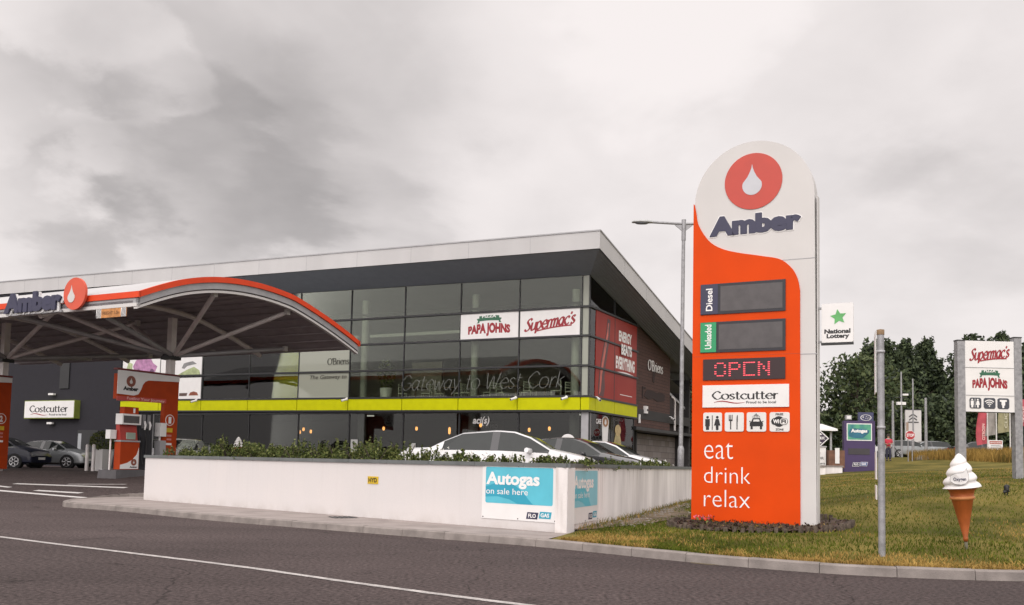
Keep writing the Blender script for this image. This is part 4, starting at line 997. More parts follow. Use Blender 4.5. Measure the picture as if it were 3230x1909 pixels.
# furniture behind the glass
def chair_mesh():
    mb = MB()
    for x in (-.2, .2):
        mb.tube([(x, -.2, 0), (x, -.2, .45)], .018, 5); mb.tube([(x, .2, 0), (x * .95, .22, .9)], .018, 5)
    mb.box(-.22, .22, -.22, .22, .44, .48)
    for z in (.62, .74, .86): mb.box(-.2, .2, .205, .235, z, z + .06)
    return mb
def inside(x, y, z): 
    a = Matrix.Rotation(RB, 4, 'Z') @ Vector((x, y, 0)); return (BO[0] + a.x, BO[1] + a.y, BO[2] + z)
ch0 = chair_mesh().build('cafe_chair', CHAIRM); tb0 = None
def table_mesh():
    mb = MB(); mb.box(-.4, .4, -.4, .4, .72, .76); mb.tube([(0, 0, 0.02), (0, 0, .72)], .04, 8); mb.lathe([(0, 0.0), (.26, 0.0), (.26, .02), (0, .02)], 12); return mb
tb0 = table_mesh().build('cafe_table', TABLEM)
random.seed(5); first = True
cwords = ['left of the first table', 'right of the first table', 'left of the second table', 'right of the second table', 'left of the third table', 'right of the third table', 'left of the fourth table', 'right of the fourth table', 'left of the fifth table', 'right of the fifth table', 'left of the sixth table', 'right of the sixth table']
ords = ['leftmost', 'second from left', 'third from left', 'third from right', 'second from right', 'rightmost']
for i in range(6):
    x = -9.6 + i * 1.72; y = 1.5 + .5 * (i % 2)
    o = tb0 if i == 0 else tb0.copy()
    if i: C.objects.link(o)
    o.location = inside(x, y, 3.6); o.rotation_euler = (0, 0, RB)
    tag(o, '%s of the small cafe tables behind the upper glass' % ords[i], 'table', 'tables behind the upper glass')
    for s in (-1, 1):
        c = ch0 if first else ch0.copy()
        if not first: C.objects.link(c)
        first = False
        c.location = inside(x + s * .62, y - .1 + random.uniform(-.15, .15), 3.6); c.rotation_euler = (0, 0, RB + s * R(-90) + random.uniform(-.4, .4))
        tag(c, 'pale slatted cafe chair on the %s side of the %s cafe table' % ('left' if s < 0 else 'right', ords[i]), 'chair', 'chairs behind the upper glass')
# potted plant and small pots upstairs
t = thing('potted_plant', 'bushy dark plant in a white pot behind the upper glass', 'plant', inside(-11.2, 1.3, 3.6))
MB().lathe([(0, 0), (.24, 0), (.30, .75), (.26, .76), (0, .70)], 14).build('pot', SIGNW, t)
mb = MB(); cards(mb, 260, (0, 0, 1.45), (.45, .45, .75), .16); mb.build('foliage', LEAF, t)
# pendant lamps downstairs
for i, (x, y, z, lb) in enumerate([(-17.9, 3, 2.25, 'lowest left of the trio of lit bulbs'), (-17.65, 3, 2.40, 'topmost of the trio of lit bulbs'), (-17.15, 3, 2.28, 'rightmost of the trio of lit bulbs'), (-12.46, 3, 2.45, 'single lit bulb right of the grey ground floor column'), (-10.47, 3, 2.45, 'lit bulb left of the dim wall lettering'), (-8.55, 3, 2.35, 'long lit bulb below the dim wall lettering'), (-6.81, 3, 2.62, 'high lit bulb above the roof of the white saloon'), (-4.2, 3, 2.40, 'lit bulb left of the corner, over the white saloon'), (-3.16, 3, 2.46, 'lit bulb nearest the building corner')]):
    t = thing('pendant_lamp', lb + ', in the shop', 'lamp', inside(x, y, z), RB, 'pendant lamps in the shop')
    k = 1.8 if i == 5 else 1.0
    MB().lathe([(0, -.10 * k), (.05, -.08 * k), (.065, 0), (.05, .08 * k), (0, .10 * k)], 10).build('bulb', BULB, t)
    MB().tube([(0, 0, .10 * k), (0, 0, 3.1 - z)], .01, 4).build('cord', BLACK, t)
# shop counters, menu boards and wall pictures in the dark ground floor
t = thing('menu_board', 'dim menu board hanging inside the shop behind the parked white saloon', 'sign', inside(-8.4, 4.0, 2.35), RB)
plate(t, 'board', rect(0, 2.3, 0, .5), mat('dim_board', (.06, .06, .06), .6), -.02, .02); text(t, 'lettering', 'AROMA MIO', mat('dim_letters', (.30, .30, .29), .6), .7, .16, 1.3, .2, d=.024)
t = thing('shop_counter', 'dark counter with pale top edge inside the shop', 'counter', inside(-13.5, 1.0, 0), RB)
MB().box(0, 4.8, 0, .6, 0, .95).build('front', INTD, t); MB().box(-.05, 4.85, -.05, .65, .96, 1.0).build('top', GREYM, t)
t = thing('shop_counter', 'long dark counter inside the shop, left of the grey column', 'counter', inside(-24.5, 1.0, 0), RB)
MB().box(0, 4.8, 0, .6, 0, 1.0).build('front', INTD, t); MB().box(-.05, 4.85, -.05, .65, 1.01, 1.05).build('top', GREYM, t)
t = thing('window_sticker', 'round white sticker with a dark square at the foot of the corner shop window', 'sign', inside(-.95, .11, 1.75), RB)
plate(t, 'ring', disc(0, 0, .36, 28), SIGNW, -.012, 0); plate(t, 'square', [(0, -.17), (.17, 0), (0, .17), (-.17, 0)], BLACK, -.016, -.0125)
t = thing('window_sticker', 'white lettering cut off by the grey column in the shop window', 'sign', inside(-5.6, .11, 2.45), RB)
text(t, 'lettering', 'aci(s)', mat('dim_white_vinyl', (.42, .41, .40), .6), 0, 0, .85, .42, bold=.03, d=.01, shear=.2)
for x, z, w, h, lb in ((-25.2, 1.3, .45, 1.0, 'tall pale notice in the shop window right of the pump'), (-26.1, 1.5, .2, .6, 'small pale notice in the shop window beside the pump'), (-8.9, 1.1, .3, .55, 'pale menu card on the sill of the shop window'), (-12.3, 1.2, .4, .6, 'pale notice at the foot of the grey ground floor column')):
    t = thing('notice', lb, 'sign', inside(x, .10, z), RB); plate(t, 'sheet', rect(0, w, 0, h), mat('dim_paper', (.40, .40, .39), .7), -.012, 0); plate(t, 'picture', disc(w / 2, h * .55, min(w, h) * .22, 14), INTW, -.016, -.0125)
for x, w, lb in ((-13.0, .5, 'pale ceiling light in the shop near the column'), (-21.9, .28, 'small ceiling light in the shop right of the pump'), (-23.5, .28, 'ceiling light in the shop above the notices'), (-1.55, .3, 'ceiling light in the shop close to the corner')):
    t = thing('ceiling_light', lb, 'lamp', inside(x, 2.0, 3.02), RB); MB().box(0, w, 0, .2, 0, .06).build('diffuser', mat('lit_diffuser', (.8, .8, .75), .5, emit=(1, .95, .85), estr=1.0), t); MB().box(-.02, w + .02, -.02, .22, .061, .1).build('housing', FRAME, t)

# ------------------------------------------------------------------ forecourt canopy (frame along the shop front; z absolute)
def heavy(parent, s, m, x, z, w, h, d, k=1.0, dep=.010):
    """extra heavy letters: the outline spread a little in every direction"""
    vs, fs = glyphs(s, .05, 0.0); e = .011 * h / .4 * k; mb = MB()
    v0 = fit(vs, x + e, z + e, w - 2 * e, h - 2 * e)
    for i in range(8):
        a = i * math.pi / 4; put(mb, [(p + e * math.cos(a), q + e * math.sin(a)) for p, q in v0], fs, d + .0006 * i, 'B', 0, dep)
    put(mb, v0, fs, d + .0056, 'B', 0, dep)
    return mb.build('lettering', m, parent)
CO = (-11.109, 27.0, 0.0)
can = thing('fuel_canopy', 'arched fuel station canopy with orange edge and grey struts, left', 'canopy', CO, RB)
ARC = crom([(-.02, 6.17), (.86, 6.55), (1.64, 6.84), (2.48, 7.07), (3.36, 7.23), (4.3, 7.32), (5.29, 7.34), (6.35, 7.28), (7.14, 7.16), (8.69, 6.76), (9.97, 6.36), (10.8, 6.07)], 5)
def arcz(y):
    for i in range(1, len(ARC)):
        if y <= ARC[i][0]: 
            a, b = ARC[i - 1], ARC[i]; return a[1] + (b[1] - a[1]) * (y - a[0]) / (b[0] - a[0])
    return ARC[-1][1]
def arcstrip(name, m, x0, x1, dz0, dz1, yi=0.0):
    mb = MB(); n = len(ARC)
    vs = []
    for x in (x0, x1):
        for dz in (dz0, dz1):
            for y, z in ARC: vs.append((x, y + yi, z + dz))
    q = lambda a, b: [(a * n + i, a * n + i + 1, b * n + i + 1, b * n + i) for i in range(n - 1)]
    mb.add(vs, q(0, 1) + q(1, 3) + q(3, 2) + q(2, 0) + [(0, n, 3 * n, 2 * n), (n - 1, 2 * n - 1, 4 * n - 1, 3 * n - 1)], 0)
    return mb.build(name, m, can)
CXL = -21.0
arcstrip('roof_sheet', ROOFW, CXL, -.10, -.10, -.012)
arcstrip('gable_edge', RED_ORANGE, -.09, .03, -.185, .0)
arcstrip('gable_fascia', GREYM, -.12, -.03, -.40, -.19)
arcstrip('gable_rail', WHITE, -.20, -.06, -.52, -.44)
arcstrip('underside', DARKROOF, CXL, -.25, -.34, -.26)
MB().box(CXL, .03, -.06, .02, 5.985, 6.17).build('front_edge', RED_ORANGE, can)
MB().box(CXL, -.03, -.02, .06, 5.83, 5.98).build('front_fascia', GREYM, can)
MB().box(CXL, -.06, -.045, .08, 5.72, 5.825).build('gutter', WHITE, can)
MB().box(CXL, .03, 10.74, 10.84, 5.86, 6.06).build('rear_edge', RED_ORANGE, can)
for k in range(17):
    y = .6 + k * .62
    MB().box(CXL, -.22, y - .035, y + .035, arcz(y) - .40, arcz(y) - .345).build('roof_purlin', DARKROOF, can)
for x in (-4.9, -12.83, -17.5):
    mb = MB(); n = 14
    mb.tube([(x, .3 + 10.2 * i / n, arcz(.3 + 10.2 * i / n) - .56) for i in range(n + 1)], .10, 8); mb.build('arched_beam', STRUT, can)
for cx, cy in ((-5.2, 6.02), (-13.0, 4.6)):
    MB().box(cx - .12, cx + .12, cy - .12, cy + .12, .5, 6.55).build('column', STRUT, can)
    MB().box(cx - .26, cx + .26, cy - .26, cy + .26, 4.95, 5.15).build('node_collar', FRAME, can)
    for dx, y, h in ((4.75, 3.4, .56), (4.75, 7.0, .62), (-3.5, 3.4, .56), (-3.5, 7.0, .62), (2.0, .8, .1), (-2.0, .8, .1), (2.0, 10.1, .1), (-2.0, 10.1, .1)):
        x1 = cx + dx
        if x1 > -.3: x1 = -.35
        a, b = Vector((cx + .14 * (1 if dx > 0 else -1), cy, 5.10)), Vector((x1, y, arcz(y) - .52))
        st = MB(); st.tube([a, a.lerp(b, .05), a.lerp(b, .95), b], [.045, .085, .085, .05], 9); st.build('strut', STRUT if abs(dx) > 3 else GREYM, can)
        MB().box(b.x - .07, b.x + .07, b.y - .09, b.y + .09, b.z - .10, b.z + .10).build('strut_bracket', WHITE, can)
# name and drop emblem on the canopy edge
def along(o, th, x, y, z):
    a = Matrix.Rotation(th, 4, 'Z') @ Vector((x, y, 0)); return (o[0] + a.x, o[1] + a.y, o[2] + z)
t = thing('canopy_name', 'navy Amber lettering standing on the canopy edge at the far left', 'sign', along(CO, RB, -6.0, -.12, 5.74), RB)
heavy(t, 'Amber', mat('white_letter_back', (.7, .7, .7), .5, vary=.03), .03, -.015, 2.82, .70, .02, 1.3, .05)
heavy(t, 'Amber', NAVY, 0, .04, 2.76, .66, .09, 1.0, .06)
MB().box(.1, 2.7, .0, .05, -.02, .05).build('rail', GREYM, t)
t = thing('canopy_emblem', 'round orange sign with white drop on the canopy edge', 'sign', along(CO, RB, -2.6, -.12, 5.76), RB)
plate(t, 'disc', disc(0, .47, .50, 48), mat('emblem_red_orange', (.62, .085, .04), .4, vary=.06), -.10, -.02); plate(t, 'drop', drop_shape(-.13, .20, .74, .32), WHITE, -.115, -.101)
t = thing('clearance_sign', 'amber height clearance board with striped ends hanging under the canopy edge', 'sign', along(CO, RB, -1.78, -.02, 5.44), RB)
plate(t, 'board', rect(0, 1.30, 0, .27), AMBERP, -.03, 0)
for x0 in (0.0, 1.08):
    plate(t, 'striped_end', rect(x0, x0 + .22, 0, .27), SIGNW, -.033, -.0305)
    for k in range(4):
        xx = x0 + .005 + k * .055; plate(t, 'stripe', [(xx, .004), (xx + .025, .004), (min(xx + .075, x0 + .22), .266), (min(xx + .05, x0 + .22), .266)], BLACK, -.036, -.0335)
text(t, 'lettering', 'HEIGHT 5.0m', mat('brown_letters', (.18, .08, .03), .6), .28, .09, .74, .10, bold=.02, d=.034)
mb = MB()
for x in (.2, 1.1): MB().tube([(x, -.01, .27), (x, -.01, .40)], .012, 5).build('hanger', FRAME, t)

# ------------------------------------------------------------------ pump island (frame along the side of the shop)
PO = (-14.06, 32.83, 0.80)
def spandrel(loc, label, num):
    t = thing('pump_sign_frame', label, 'sign frame', loc, RS, 'orange frames over the fuel pumps')
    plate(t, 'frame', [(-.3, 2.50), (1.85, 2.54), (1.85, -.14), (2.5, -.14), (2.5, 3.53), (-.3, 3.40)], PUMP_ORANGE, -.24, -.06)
    MB().box(-.32, 2.52, -.26, -.04, 3.535, 3.60).build('top_rail', mat('dark_red_trim', (.16, .02, .02), .5), t)
    wp = [(-.3, 2.68), (.42, 2.66), (.62, 2.72), (.72, 2.88), (.80, 3.08), (.90, 3.20), (1.05, 3.26), (2.5, 3.33), (2.5, 3.525), (-.3, 3.525)]
    plate(t, 'white_field', wp, SIGNW, -.262, -.243)
    for i in range(2):
        plate(t, 'emblem', disc(.27, 3.16, .20 - .035 * i * 0, 28), mat('emblem_brown', (.22, .055, .03), .4), -.268, -.2635) if i == 0 else plate(t, 'drop', drop_shape(.27, 3.07, 3.29, .13, 8), WHITE, -.272, -.269)
    text(t, 'lettering', 'Amber', BLACK, -.06, 2.82, .66, .15, bold=.06, d=.268)
    plate(t, 'slogan_strip', [(-.3, 2.44), (1.9, 2.48), (1.9, 2.63), (-.3, 2.60)], mat('slogan_red', (.48, .06, .05), .45), -.268, -.243)
    text(t, 'lettering', 'Fueling Your Journey', mat('pale_pink_letters', (.72, .45, .42), .5), .12, 2.47, 1.7, .13, bold=.02, d=.272)
    plate(t, 'number_ring', disc(2.13, 1.86, .21, 28), TEXTW, -.252, -.2415); plate(t, 'number_field', disc(2.13, 1.86, .185, 28), PUMP_ORANGE, -.256, -.2525)
    text(t, 'lettering', num, TEXTW, 2.06, 1.73, .13, .25, bold=.05, d=.259)
    plate(t, 'notice', rect(1.98, 2.28, 1.40, 1.56), YEL, -.25, -.2415)
    for k, z in enumerate((1.24, 1.10)): plate(t, 'notice', rect(2.02, 2.24, z, z + .07), mat('pink_notice', (.55, .20, .18), .5), -.25, -.2415)
    plate(t, 'notice', rect(1.98, 2.26, .92, 1.0), SIGNW, -.25, -.2415)
    return t
spandrel(PO, 'orange sign frame over fuel pump 1, beside the white planter wall', '1')
spandrel((-21.60, 34.98, 0.80), 'orange sign frame cut off by the left edge of the picture', '2')
isl = MB()
for sgn in (1,): isl.hexa([(-.42, -.55, -.5), (3.6, -.55, -.5), (3.6, .45, -.5), (-.42, .45, -.5)], [(-.38, -.5, -.02), (3.55, -.5, -.02), (3.55, .4, -.02), (-.38, .4, -.02)])
o = isl.build('pump_island', mat('island_kerb', (.10, .095, .10), .85, vary=.15, bump=.2)); o.location = PO; o.rotation_euler = (0, 0, RS); tag(o, 'raised dark kerb island carrying fuel pump 1', 'kerb island')
p = thing('fuel_pump', 'orange and white fuel pump number 1 with dark hoses', 'fuel pump', PO, RS)
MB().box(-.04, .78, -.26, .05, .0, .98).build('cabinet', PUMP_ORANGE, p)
plate(p, 'white_field', [(.05, .02), (.76, .02), (.76, .80), (.68, .55), (.5, .36), (.28, .24), (-.03, .16), (-.03, .02)], SIGNW, -.268, -.262)
plate(p, 'emblem', disc(.55, .26, .12, 20), MATS['emblem_brown'], -.276, -.269); plate(p, 'drop', drop_shape(.55, .21, .33, .07, 8), WHITE, -.28, -.2765)
text(p, 'lettering', 'Amber', BLACK, .38, .06, .34, .06, bold=.06, d=.272)
MB().box(-.06, .80, -.28, .07, .985, 1.04).build('shelf', GREYM, p)
MB().hexa([(-.02, -.22, 1.045), (.72, -.22, 1.045), (.72, .05, 1.045), (-.02, .05, 1.045)], [(-.02, -.12, 1.60), (.72, -.12, 1.60), (.72, .05, 1.60), (-.02, .05, 1.60)]).build('keypad_panel', mat('pump_red', (.36, .03, .02), .45), p)
MB().box(.22, .60, -.24, -.19, 1.08, 1.32).build('keypad', mat('grey_green_screen', (.30, .36, .30), .4), p)
MB().box(-.05, .77, -.30, .05, 1.605, 1.985).build('display_case', SIGNW, p); MB().box(.0, .68, -.306, -.301, 1.66, 1.92).build('display', SCREEN, p)
MB().box(.10, .72, -.20, .04, 1.99, 2.24).build('number_block', PUMP_ORANGE, p); text(p, 'lettering', '1', TEXTW, .48, 2.03, .09, .17, bold=.05, d=.203)
MB().box(.82, 1.42, -.16, .05, .0, 2.05).build('hose_column', BEZEL, p)
for x in (.90, 1.12):
    MB().box(x, x + .14, -.22, -.165, 1.50, 2.0).build('nozzle_holster', mat('holster_grey', (.22, .22, .23), .5), p)
    nz = MB(); nz.tube([(x + .07, -.25, 1.75), (x + .07, -.30, 1.62), (x + .07, -.27, 1.45)], [.035, .045, .03], 8); nz.build('nozzle', SIGNW, p)
    h = MB(); h.tube(crom([(x + .07, -.27, 1.45), (x + .09, -.36, 1.0), (x + .07, -.38, .35), (x + .03, -.32, .18), (x + .02, -.24, .5), (x + .02, -.19, 1.2)], 5), .022, 7); h.build('hose', TYRE, p)
MB().box(1.44, 1.50, -.12, .2, 0, 2.05).build('side_trim', GREYM, p)
t = thing('service_caddy', 'grey window wash caddy and towel box on the pump island', 'caddy', along(PO, RS, 1.62, -.2, -.02), RS)
MB().box(0, .28, -.15, .15, .55, 1.1).build('bucket', GREYM, t); MB().box(-.02, .26, -.17, .12, 1.25, 1.75).build('towel_box', SIGNW, t); MB().tube([(.13, .02, 0), (.13, .02, 1.25)], .035, 8).build('post', STRUT, t)
t = thing('fire_point', 'small white box on a post at the left end of the pump island', 'box', along(PO, RS, -.18, .1, -.02), RS)
MB().tube([(0, 0, 0), (0, 0, 1.1)], .03, 8).build('post', STRUT, t); MB().box(-.14, .12, -.14, .1, 1.1, 1.42).build('box', SIGNW, t)
# bollards and planted pot by the shop wall
for i, (px, y, lb) in enumerate(((-18.38, 40.0, 'thin grey bollard, left of the pair by the white pot'), (-17.92, 39.6, 'grey bollard touching the left side of the white pot'))):
    t = thing('bollard', lb, 'bollard', (px, y, .58), 0, 'bollards by the white pot')
    MB().lathe([(.0, 1.18), (.05, 1.17), (.075, 1.12), (.075, 0)], 14).build('post', STRUT, t); MB().lathe([(.078, .95), (.078, 1.03)], 14).build('band', SIGNW, t)
t = thing('plant_pot', 'tall tapered white pot with a dark clipped ball shrub', 'plant pot', (-17.72, 40.1, .58), RB)
MB().hexa([(-.22, -.22, 0), (.22, -.22, 0), (.22, .22, 0), (-.22, .22, 0)], [(-.30, -.30, .97), (.30, -.30, .97), (.30, .30, .97), (-.30, .30, .97)]).build('pot', TEXTW, t)
mb = MB(); cards(mb, 1500, (0, 0, 1.32), (.60, .60, .46), .09); mb.build('foliage', LEAF, t)

# ------------------------------------------------------------------ cars
def car(loc, rz, paint, label, kind='saloon', L=4.55, W=1.78, H=1.45, group=None, cat='car'):
    t = thing('parked_car', label, cat, loc, rz, group)
    w = W / 2
    if kind == 'saloon':
        st = [(-1, .42, .40, .86), (-.985, .56, .54, .88), (-.95, .66, .62, .86), (-.90, .70, .655, .82), (-.66, .715, .665, .80), (-.52, .835, .67, .70), (-.34, .955, .675, .65), (-.02, 1.0, .675, .645), (.03, 1.0, .675, .645), (.18, .985, .67, .645), (.34, .90, .66, .67), (.54, .715, .645, .78), (.74, .655, .61, .80), (.90, .585, .55, .78), (.965, .50, .48, .74), (1, .40, .38, .68)]
        ri, fi, pil = 4, 11, (7,)
    else:
        st = [(-1, .50, .46, .86), (-.975, .66, .62, .86), (-.95, .70, .655, .80), (-.88, .86, .66, .72), (-.80, .95, .665, .67), (-.42, 1.0, .67, .65), (-.06, 1.0, .67, .645), (-.01, 1.0, .67, .645), (.16, .985, .67, .645), (.34, .90, .66, .67), (.56, .725, .65, .78), (.76, .665, .62, .80), (.91, .59, .56, .78), (.965, .50, .48, .74), (1, .40, .38, .68)]
        ri, fi, pil = 2, 10, (6,)
    NS = len(st)
    def pt(i, k, s):
        x, zt, zb, wt = st[i]; x *= L / 2; zt *= H; zb *= H; wt = wt * W / 2 * 1.02
        tp = 1.0 - .10 * max(0, (abs(st[i][0]) - .82) / .18) ** 1.5
        ww = w * tp; wt *= tp
        z0 = .15 * H if abs(st[i][0]) < .93 else .19 * H
        P_ = [(.84 * ww, z0), (.975 * ww, .20 * H), (ww, min(.42 * H, zb)), (.975 * ww, zb), (min(wt, .95 * ww), zt - .022 * H), (min(wt, .95 * ww) * .84, zt), (0, zt + .008 * H)][k]
        return (x, s * P_[0], P_[1])
    body = MB()
    gl = {n_: MB() for n_ in ('windscreen', 'rear_window', 'side_l', 'side_r')}
    idx = {}
    for s in (1, -1):
        for i in range(NS):
            for k in range(7):
                if k == 6 and s == -1: idx[(i, k, s)] = idx[(i, 6, 1)]; continue
                idx[(i, k, s)] = len(body.v); body.v.append(pt(i, k, s))
        for i in range(NS - 1):
            for k in range(6):
                q = [idx[(i, k, s)], idx[(i + 1, k, s)], idx[(i + 1, k + 1, s)], idx[(i, k + 1, s)]]
                if s == 1: q = q[::-1]
                g_ = None
                if ri <= i < fi:
                    if k == 3 and i not in pil and not (kind == 'saloon' and i == ri) and not (kind != 'saloon' and i == ri): g_ = 'side_l' if s == 1 else 'side_r'
                    if k == 5 and i < ri + 2: g_ = 'rear_window'
                    if k == 5 and i >= fi - 2: g_ = 'windscreen'
                if g_: gl[g_].add([body.v[j] for j in q], [(0, 1, 2, 3)], 0, k == 5)
                else: body.f.append(q); body.m.append(0); body.s.append(True)
    for i, rv in ((0, False), (NS - 1, True)):
        ring = [idx[(i, k, 1)] for k in range(7)] + [idx[(i, k, -1)] for k in range(5, -1, -1)]
        body.f.append(ring[::-1] if rv else ring); body.m.append(0); body.s.append(False)
    if kind == 'saloon' or True:
        for s in (1, -1):
            i = pil[0]; q = [Vector(pt(i, 3, s)), Vector(pt(i + 1, 3, s)), Vector(pt(i + 1, 4, s)), Vector(pt(i, 4, s))]
            cen = sum(q, Vector()) / 4; q = [v + Vector((.03 * (1 if v.x > cen.x else -1), s * .004, 0)) for v in q]
            pb = MB(); pb.add(q + [v - Vector((0, s * .02, 0)) for v in q], [(0, 1, 2, 3), (7, 6, 5, 4), (0, 4, 5, 1), (1, 5, 6, 2), (2, 6, 7, 3), (3, 7, 4, 0)]); pb.build('door_pillar', CBLK, t)
    body.build('body', paint, t, 32)
    for n_, m_ in gl.items():
        if m_.f: m_.build('side_window' if n_.startswith('side') else n_, CARGLASS, t)
    tr = MB()
    MB().box(-L * .46, L * .46, -w * .8, w * .8, .12 * H, .19 * H).build('underside', TYRE, t)
    R_ = .315
    for x in (-.60 * L / 2, .63 * L / 2):
        for s in (1, -1):
            y1 = s * (w - .01)
            a = MB(); a.tube([(x, s * (w - .25), R_ + .0), (x, s * (w + .004), R_)], R_ + .055, 26); a.build('wheel_arch', TYRE, t)
            wv = MB(); wv.tube([(x, s * (w - .22), R_), (x, s * (w + .012), R_)], R_, 28); wo = wv.build('wheel', TYRE, t)
            for k in range(6):
                an = k * math.pi / 3; r0, r1 = .05, R_ * .70
                c0, c1 = (x + r0 * math.cos(an), R_ + r0 * math.sin(an)), (x + r1 * math.cos(an), R_ + r1 * math.sin(an))
                sp = MB(); sp.tube([(c0[0], s * (w + .022), c0[1]), (c1[0], s * (w + .018), c1[1])], [.035, .05], 6); sp.build('rim_spoke', RIM, wo)
            rg = MB(); n = 26
            vs = [(x + rr * math.cos(2 * math.pi * i / n), s * (w + .016), R_ + rr * math.sin(2 * math.pi * i / n)) for rr in (R_ * .66, R_ * .76) for i in range(n)]
            rg.add(vs, [(i, (i + 1) % n, n + (i + 1) % n, n + i) for i in range(n)]); rg.build('rim', RIM, wo)
    for s in (1, -1):
        hl = MB(); hl.hexa([(L * .455, s * w * .50, .44 * H), (L * .49, s * w * .52, .44 * H), (L * .435, s * w * .93, .45 * H), (L * .42, s * w * .80, .45 * H)], [(L * .445, s * w * .50, .51 * H), (L * .482, s * w * .52, .505 * H), (L * .425, s * w * .91, .545 * H), (L * .41, s * w * .80, .545 * H)]); hl.build('headlight', LENS, t)
        tl_ = MB(); tl_.hexa([(-L * .50, s * w * .55, .48 * H), (-L * .47, s * w * .55, .48 * H), (-L * .455, s * w * .93, .48 * H), (-L * .488, s * w * .90, .48 * H)], [(-L * .496, s * w * .55, .62 * H), (-L * .46, s * w * .55, .62 * H), (-L * .445, s * w * .91, .61 * H), (-L * .48, s * w * .89, .61 * H)]); tl_.build('tail_light', TAIL, t)
        mi = MB(); mi.tube([(L * .175, s * w * .86, .67 * H), (L * .18, s * (w + .03), .675 * H), (L * .17, s * (w + .16), .69 * H)], [.03, .075, .06], 8); mi.build('mirror', paint, t)
        hd = MB(); hd.box(-L * .13, -L * .08, min(s * w * .985, s * (w + .02)), max(s * w * .985, s * (w + .02)), .60 * H, .62 * H); hd.build('door_handle', paint, t)
    bp = MB(); bp.box(L * .492, L * .502, -.26, .26, .28 * H, .36 * H); bp.build('number_plate', SIGNW, t)
    return t
car((-.22, 22.0, .60), R(-12), CW, 'white saloon parked right behind the planter, nose to the right', 'saloon', 4.75, 1.82, 1.47)
car((1.6, 26.3, .60), R(-24), CBLK, 'dark saloon parked behind the nose of the white saloon', 'saloon', 4.6, 1.8, 1.47)
car((2.8, 29.4, .60), R(-24), CW, 'white car parked beyond the dark saloon, near the lamp post', 'saloon', 4.5, 1.8, 1.47)
car((-23.6, 47.2, .60), R(-4), CSIL, 'silver two door coupe parked by the charcoal wall', 'saloon', 4.45, 1.72, 1.37)
car((-24.4, 44.0, .60), R(-6), CBLUE, 'dark blue hatchback half hidden by the orange frame at the left edge', 'hatch', 4.3, 1.76, 1.45)
car((-14.1, 40.0, .60), R(68), CW, 'white car glimpsed beyond the left end of the planter', 'hatch', 4.2, 1.75, 1.45)

# ------------------------------------------------------------------ price sign pillar
TO = (3.577, 18.0, 0.262)
pil = thing('price_sign', 'tall rounded orange and white station sign pillar with fuel panels', 'sign', TO, RB)
arcp = [(1.13 + 1.145 * math.cos(R(a)), 6.25 + 1.145 * math.sin(R(a))) for a in range(0, 181, 5)]
plate(pil, 'body', [(-.015, -.2), (2.305, -.2)] + [(2.275, 6.25)] + arcp[1:-1] + [(-.015, 6.25)], WHITE, 0.0, .34)
MB().box(2.308, 2.322, .05, .29, -.2, 6.2).build('edge_strip', WHITE, pil)
SC = crom([(-.02, 6.27), (.012, 6.12), (.07, 5.83), (.28, 5.5), (.54, 5.32), (.88, 5.21), (1.32, 5.11), (1.65, 5.02), (1.86, 4.84), (1.97, 4.63), (2.015, 4.40)], 6)
plate(pil, 'orange_field', [(-.035, -.2), (2.02, -.2)] + SC[::-1][:-1] + [(-.035, 6.27)], ORANGE, -.028, -.002)
MB().box(1.66, 2.29, -.004, .01, 4.998, 5.012).build('panel_joint', GREYM, pil); MB().box(2.025, 2.31, -.004, .01, 3.19, 3.205).build('panel_joint', GREYM, pil); MB().box(-.03, 2.02, -.0295, -.02, 3.205, 3.212).build('panel_joint', mat('joint_dark_orange', (.40, .05, .01), .5), pil)
plate(pil, 'emblem', disc(1.135, 6.60, .553, 64), mat('emblem_red', (.50, .055, .035), .42, vary=.05), -.014, -.002); plate(pil, 'drop', drop_shape(1.115, 6.33, 6.94, .375, 24), mat('drop_grey', (.52, .53, .56), .4, vary=.04), -.019, -.0145)
heavy(pil, 'Amber', TEXTW, .265, 5.55, 1.79, .435, .004, 1.6)
heavy(pil, 'Amber', NAVY, .285, 5.57, 1.75, .40, .014, 1.0)
def display(z0, z1, tab, label, xd, lw):
    plate(pil, 'display_frame', rect(.125, 1.755, z0, z1), BEZEL, -.05, -.029)
    plate(pil, 'display_screen', rect(xd + .03, 1.70, z0 + .055, z1 - .055), SCREEN, -.054, -.0505)
    plate(pil, 'fuel_tab', rect(.13, xd - .02, z0 + .008, z1 - .008), tab, -.056, -.0505)
    text(pil, 'lettering', label, TEXTW, (.13 + xd) / 2 - .075, z0 + .07, .13, lw, bold=.02, d=.058, rot=True)
display(4.03, 4.63, NAVY, 'Diesel', .49, .44); display(3.28, 3.88, GREENP, 'Unleaded', .46, .48)
plate(pil, 'open_board', rect(.185, 1.75, 2.74, 3.15), LEDB, -.05, -.029)
PAT = {'O': ["01110", "10001", "10001", "00000", "10001", "10001", "01110"], 'P': ["11110", "10001", "10001", "11110", "10000", "10000", "10000"], 'E': ["11111", "10000", "10000", "10000", "10000", "10000", "11111"], 'N': ["10001", "11001", "10101", "10101", "10011", "10001", "10001"]}
lm = MB()
for li, chh in enumerate('OPEN'):
    for r_, row in enumerate(PAT[chh]):
        for c_, v in enumerate(row):
            if v == '1':
                x = .41 + li * .278 + c_ * .046; z = 3.065 - r_ * .0405
                lm.add([(x, -.0515, z - .009), (x + .040, -.0515, z - .009), (x + .040, -.0515, z + .009), (x, -.0515, z + .009)], [(0, 1, 2, 3)])
lo_ = lm.build('led_lettering', LED, pil)
plate(pil, 'grocery_board', rect(.18, 1.82, 2.21, 2.64), SIGNW, -.05, -.029); grocer(pil, 1.64, .43, .052, .18, 2.21)
ICO = mat('icon_tile', (.70, .69, .67), .45, vary=.03)
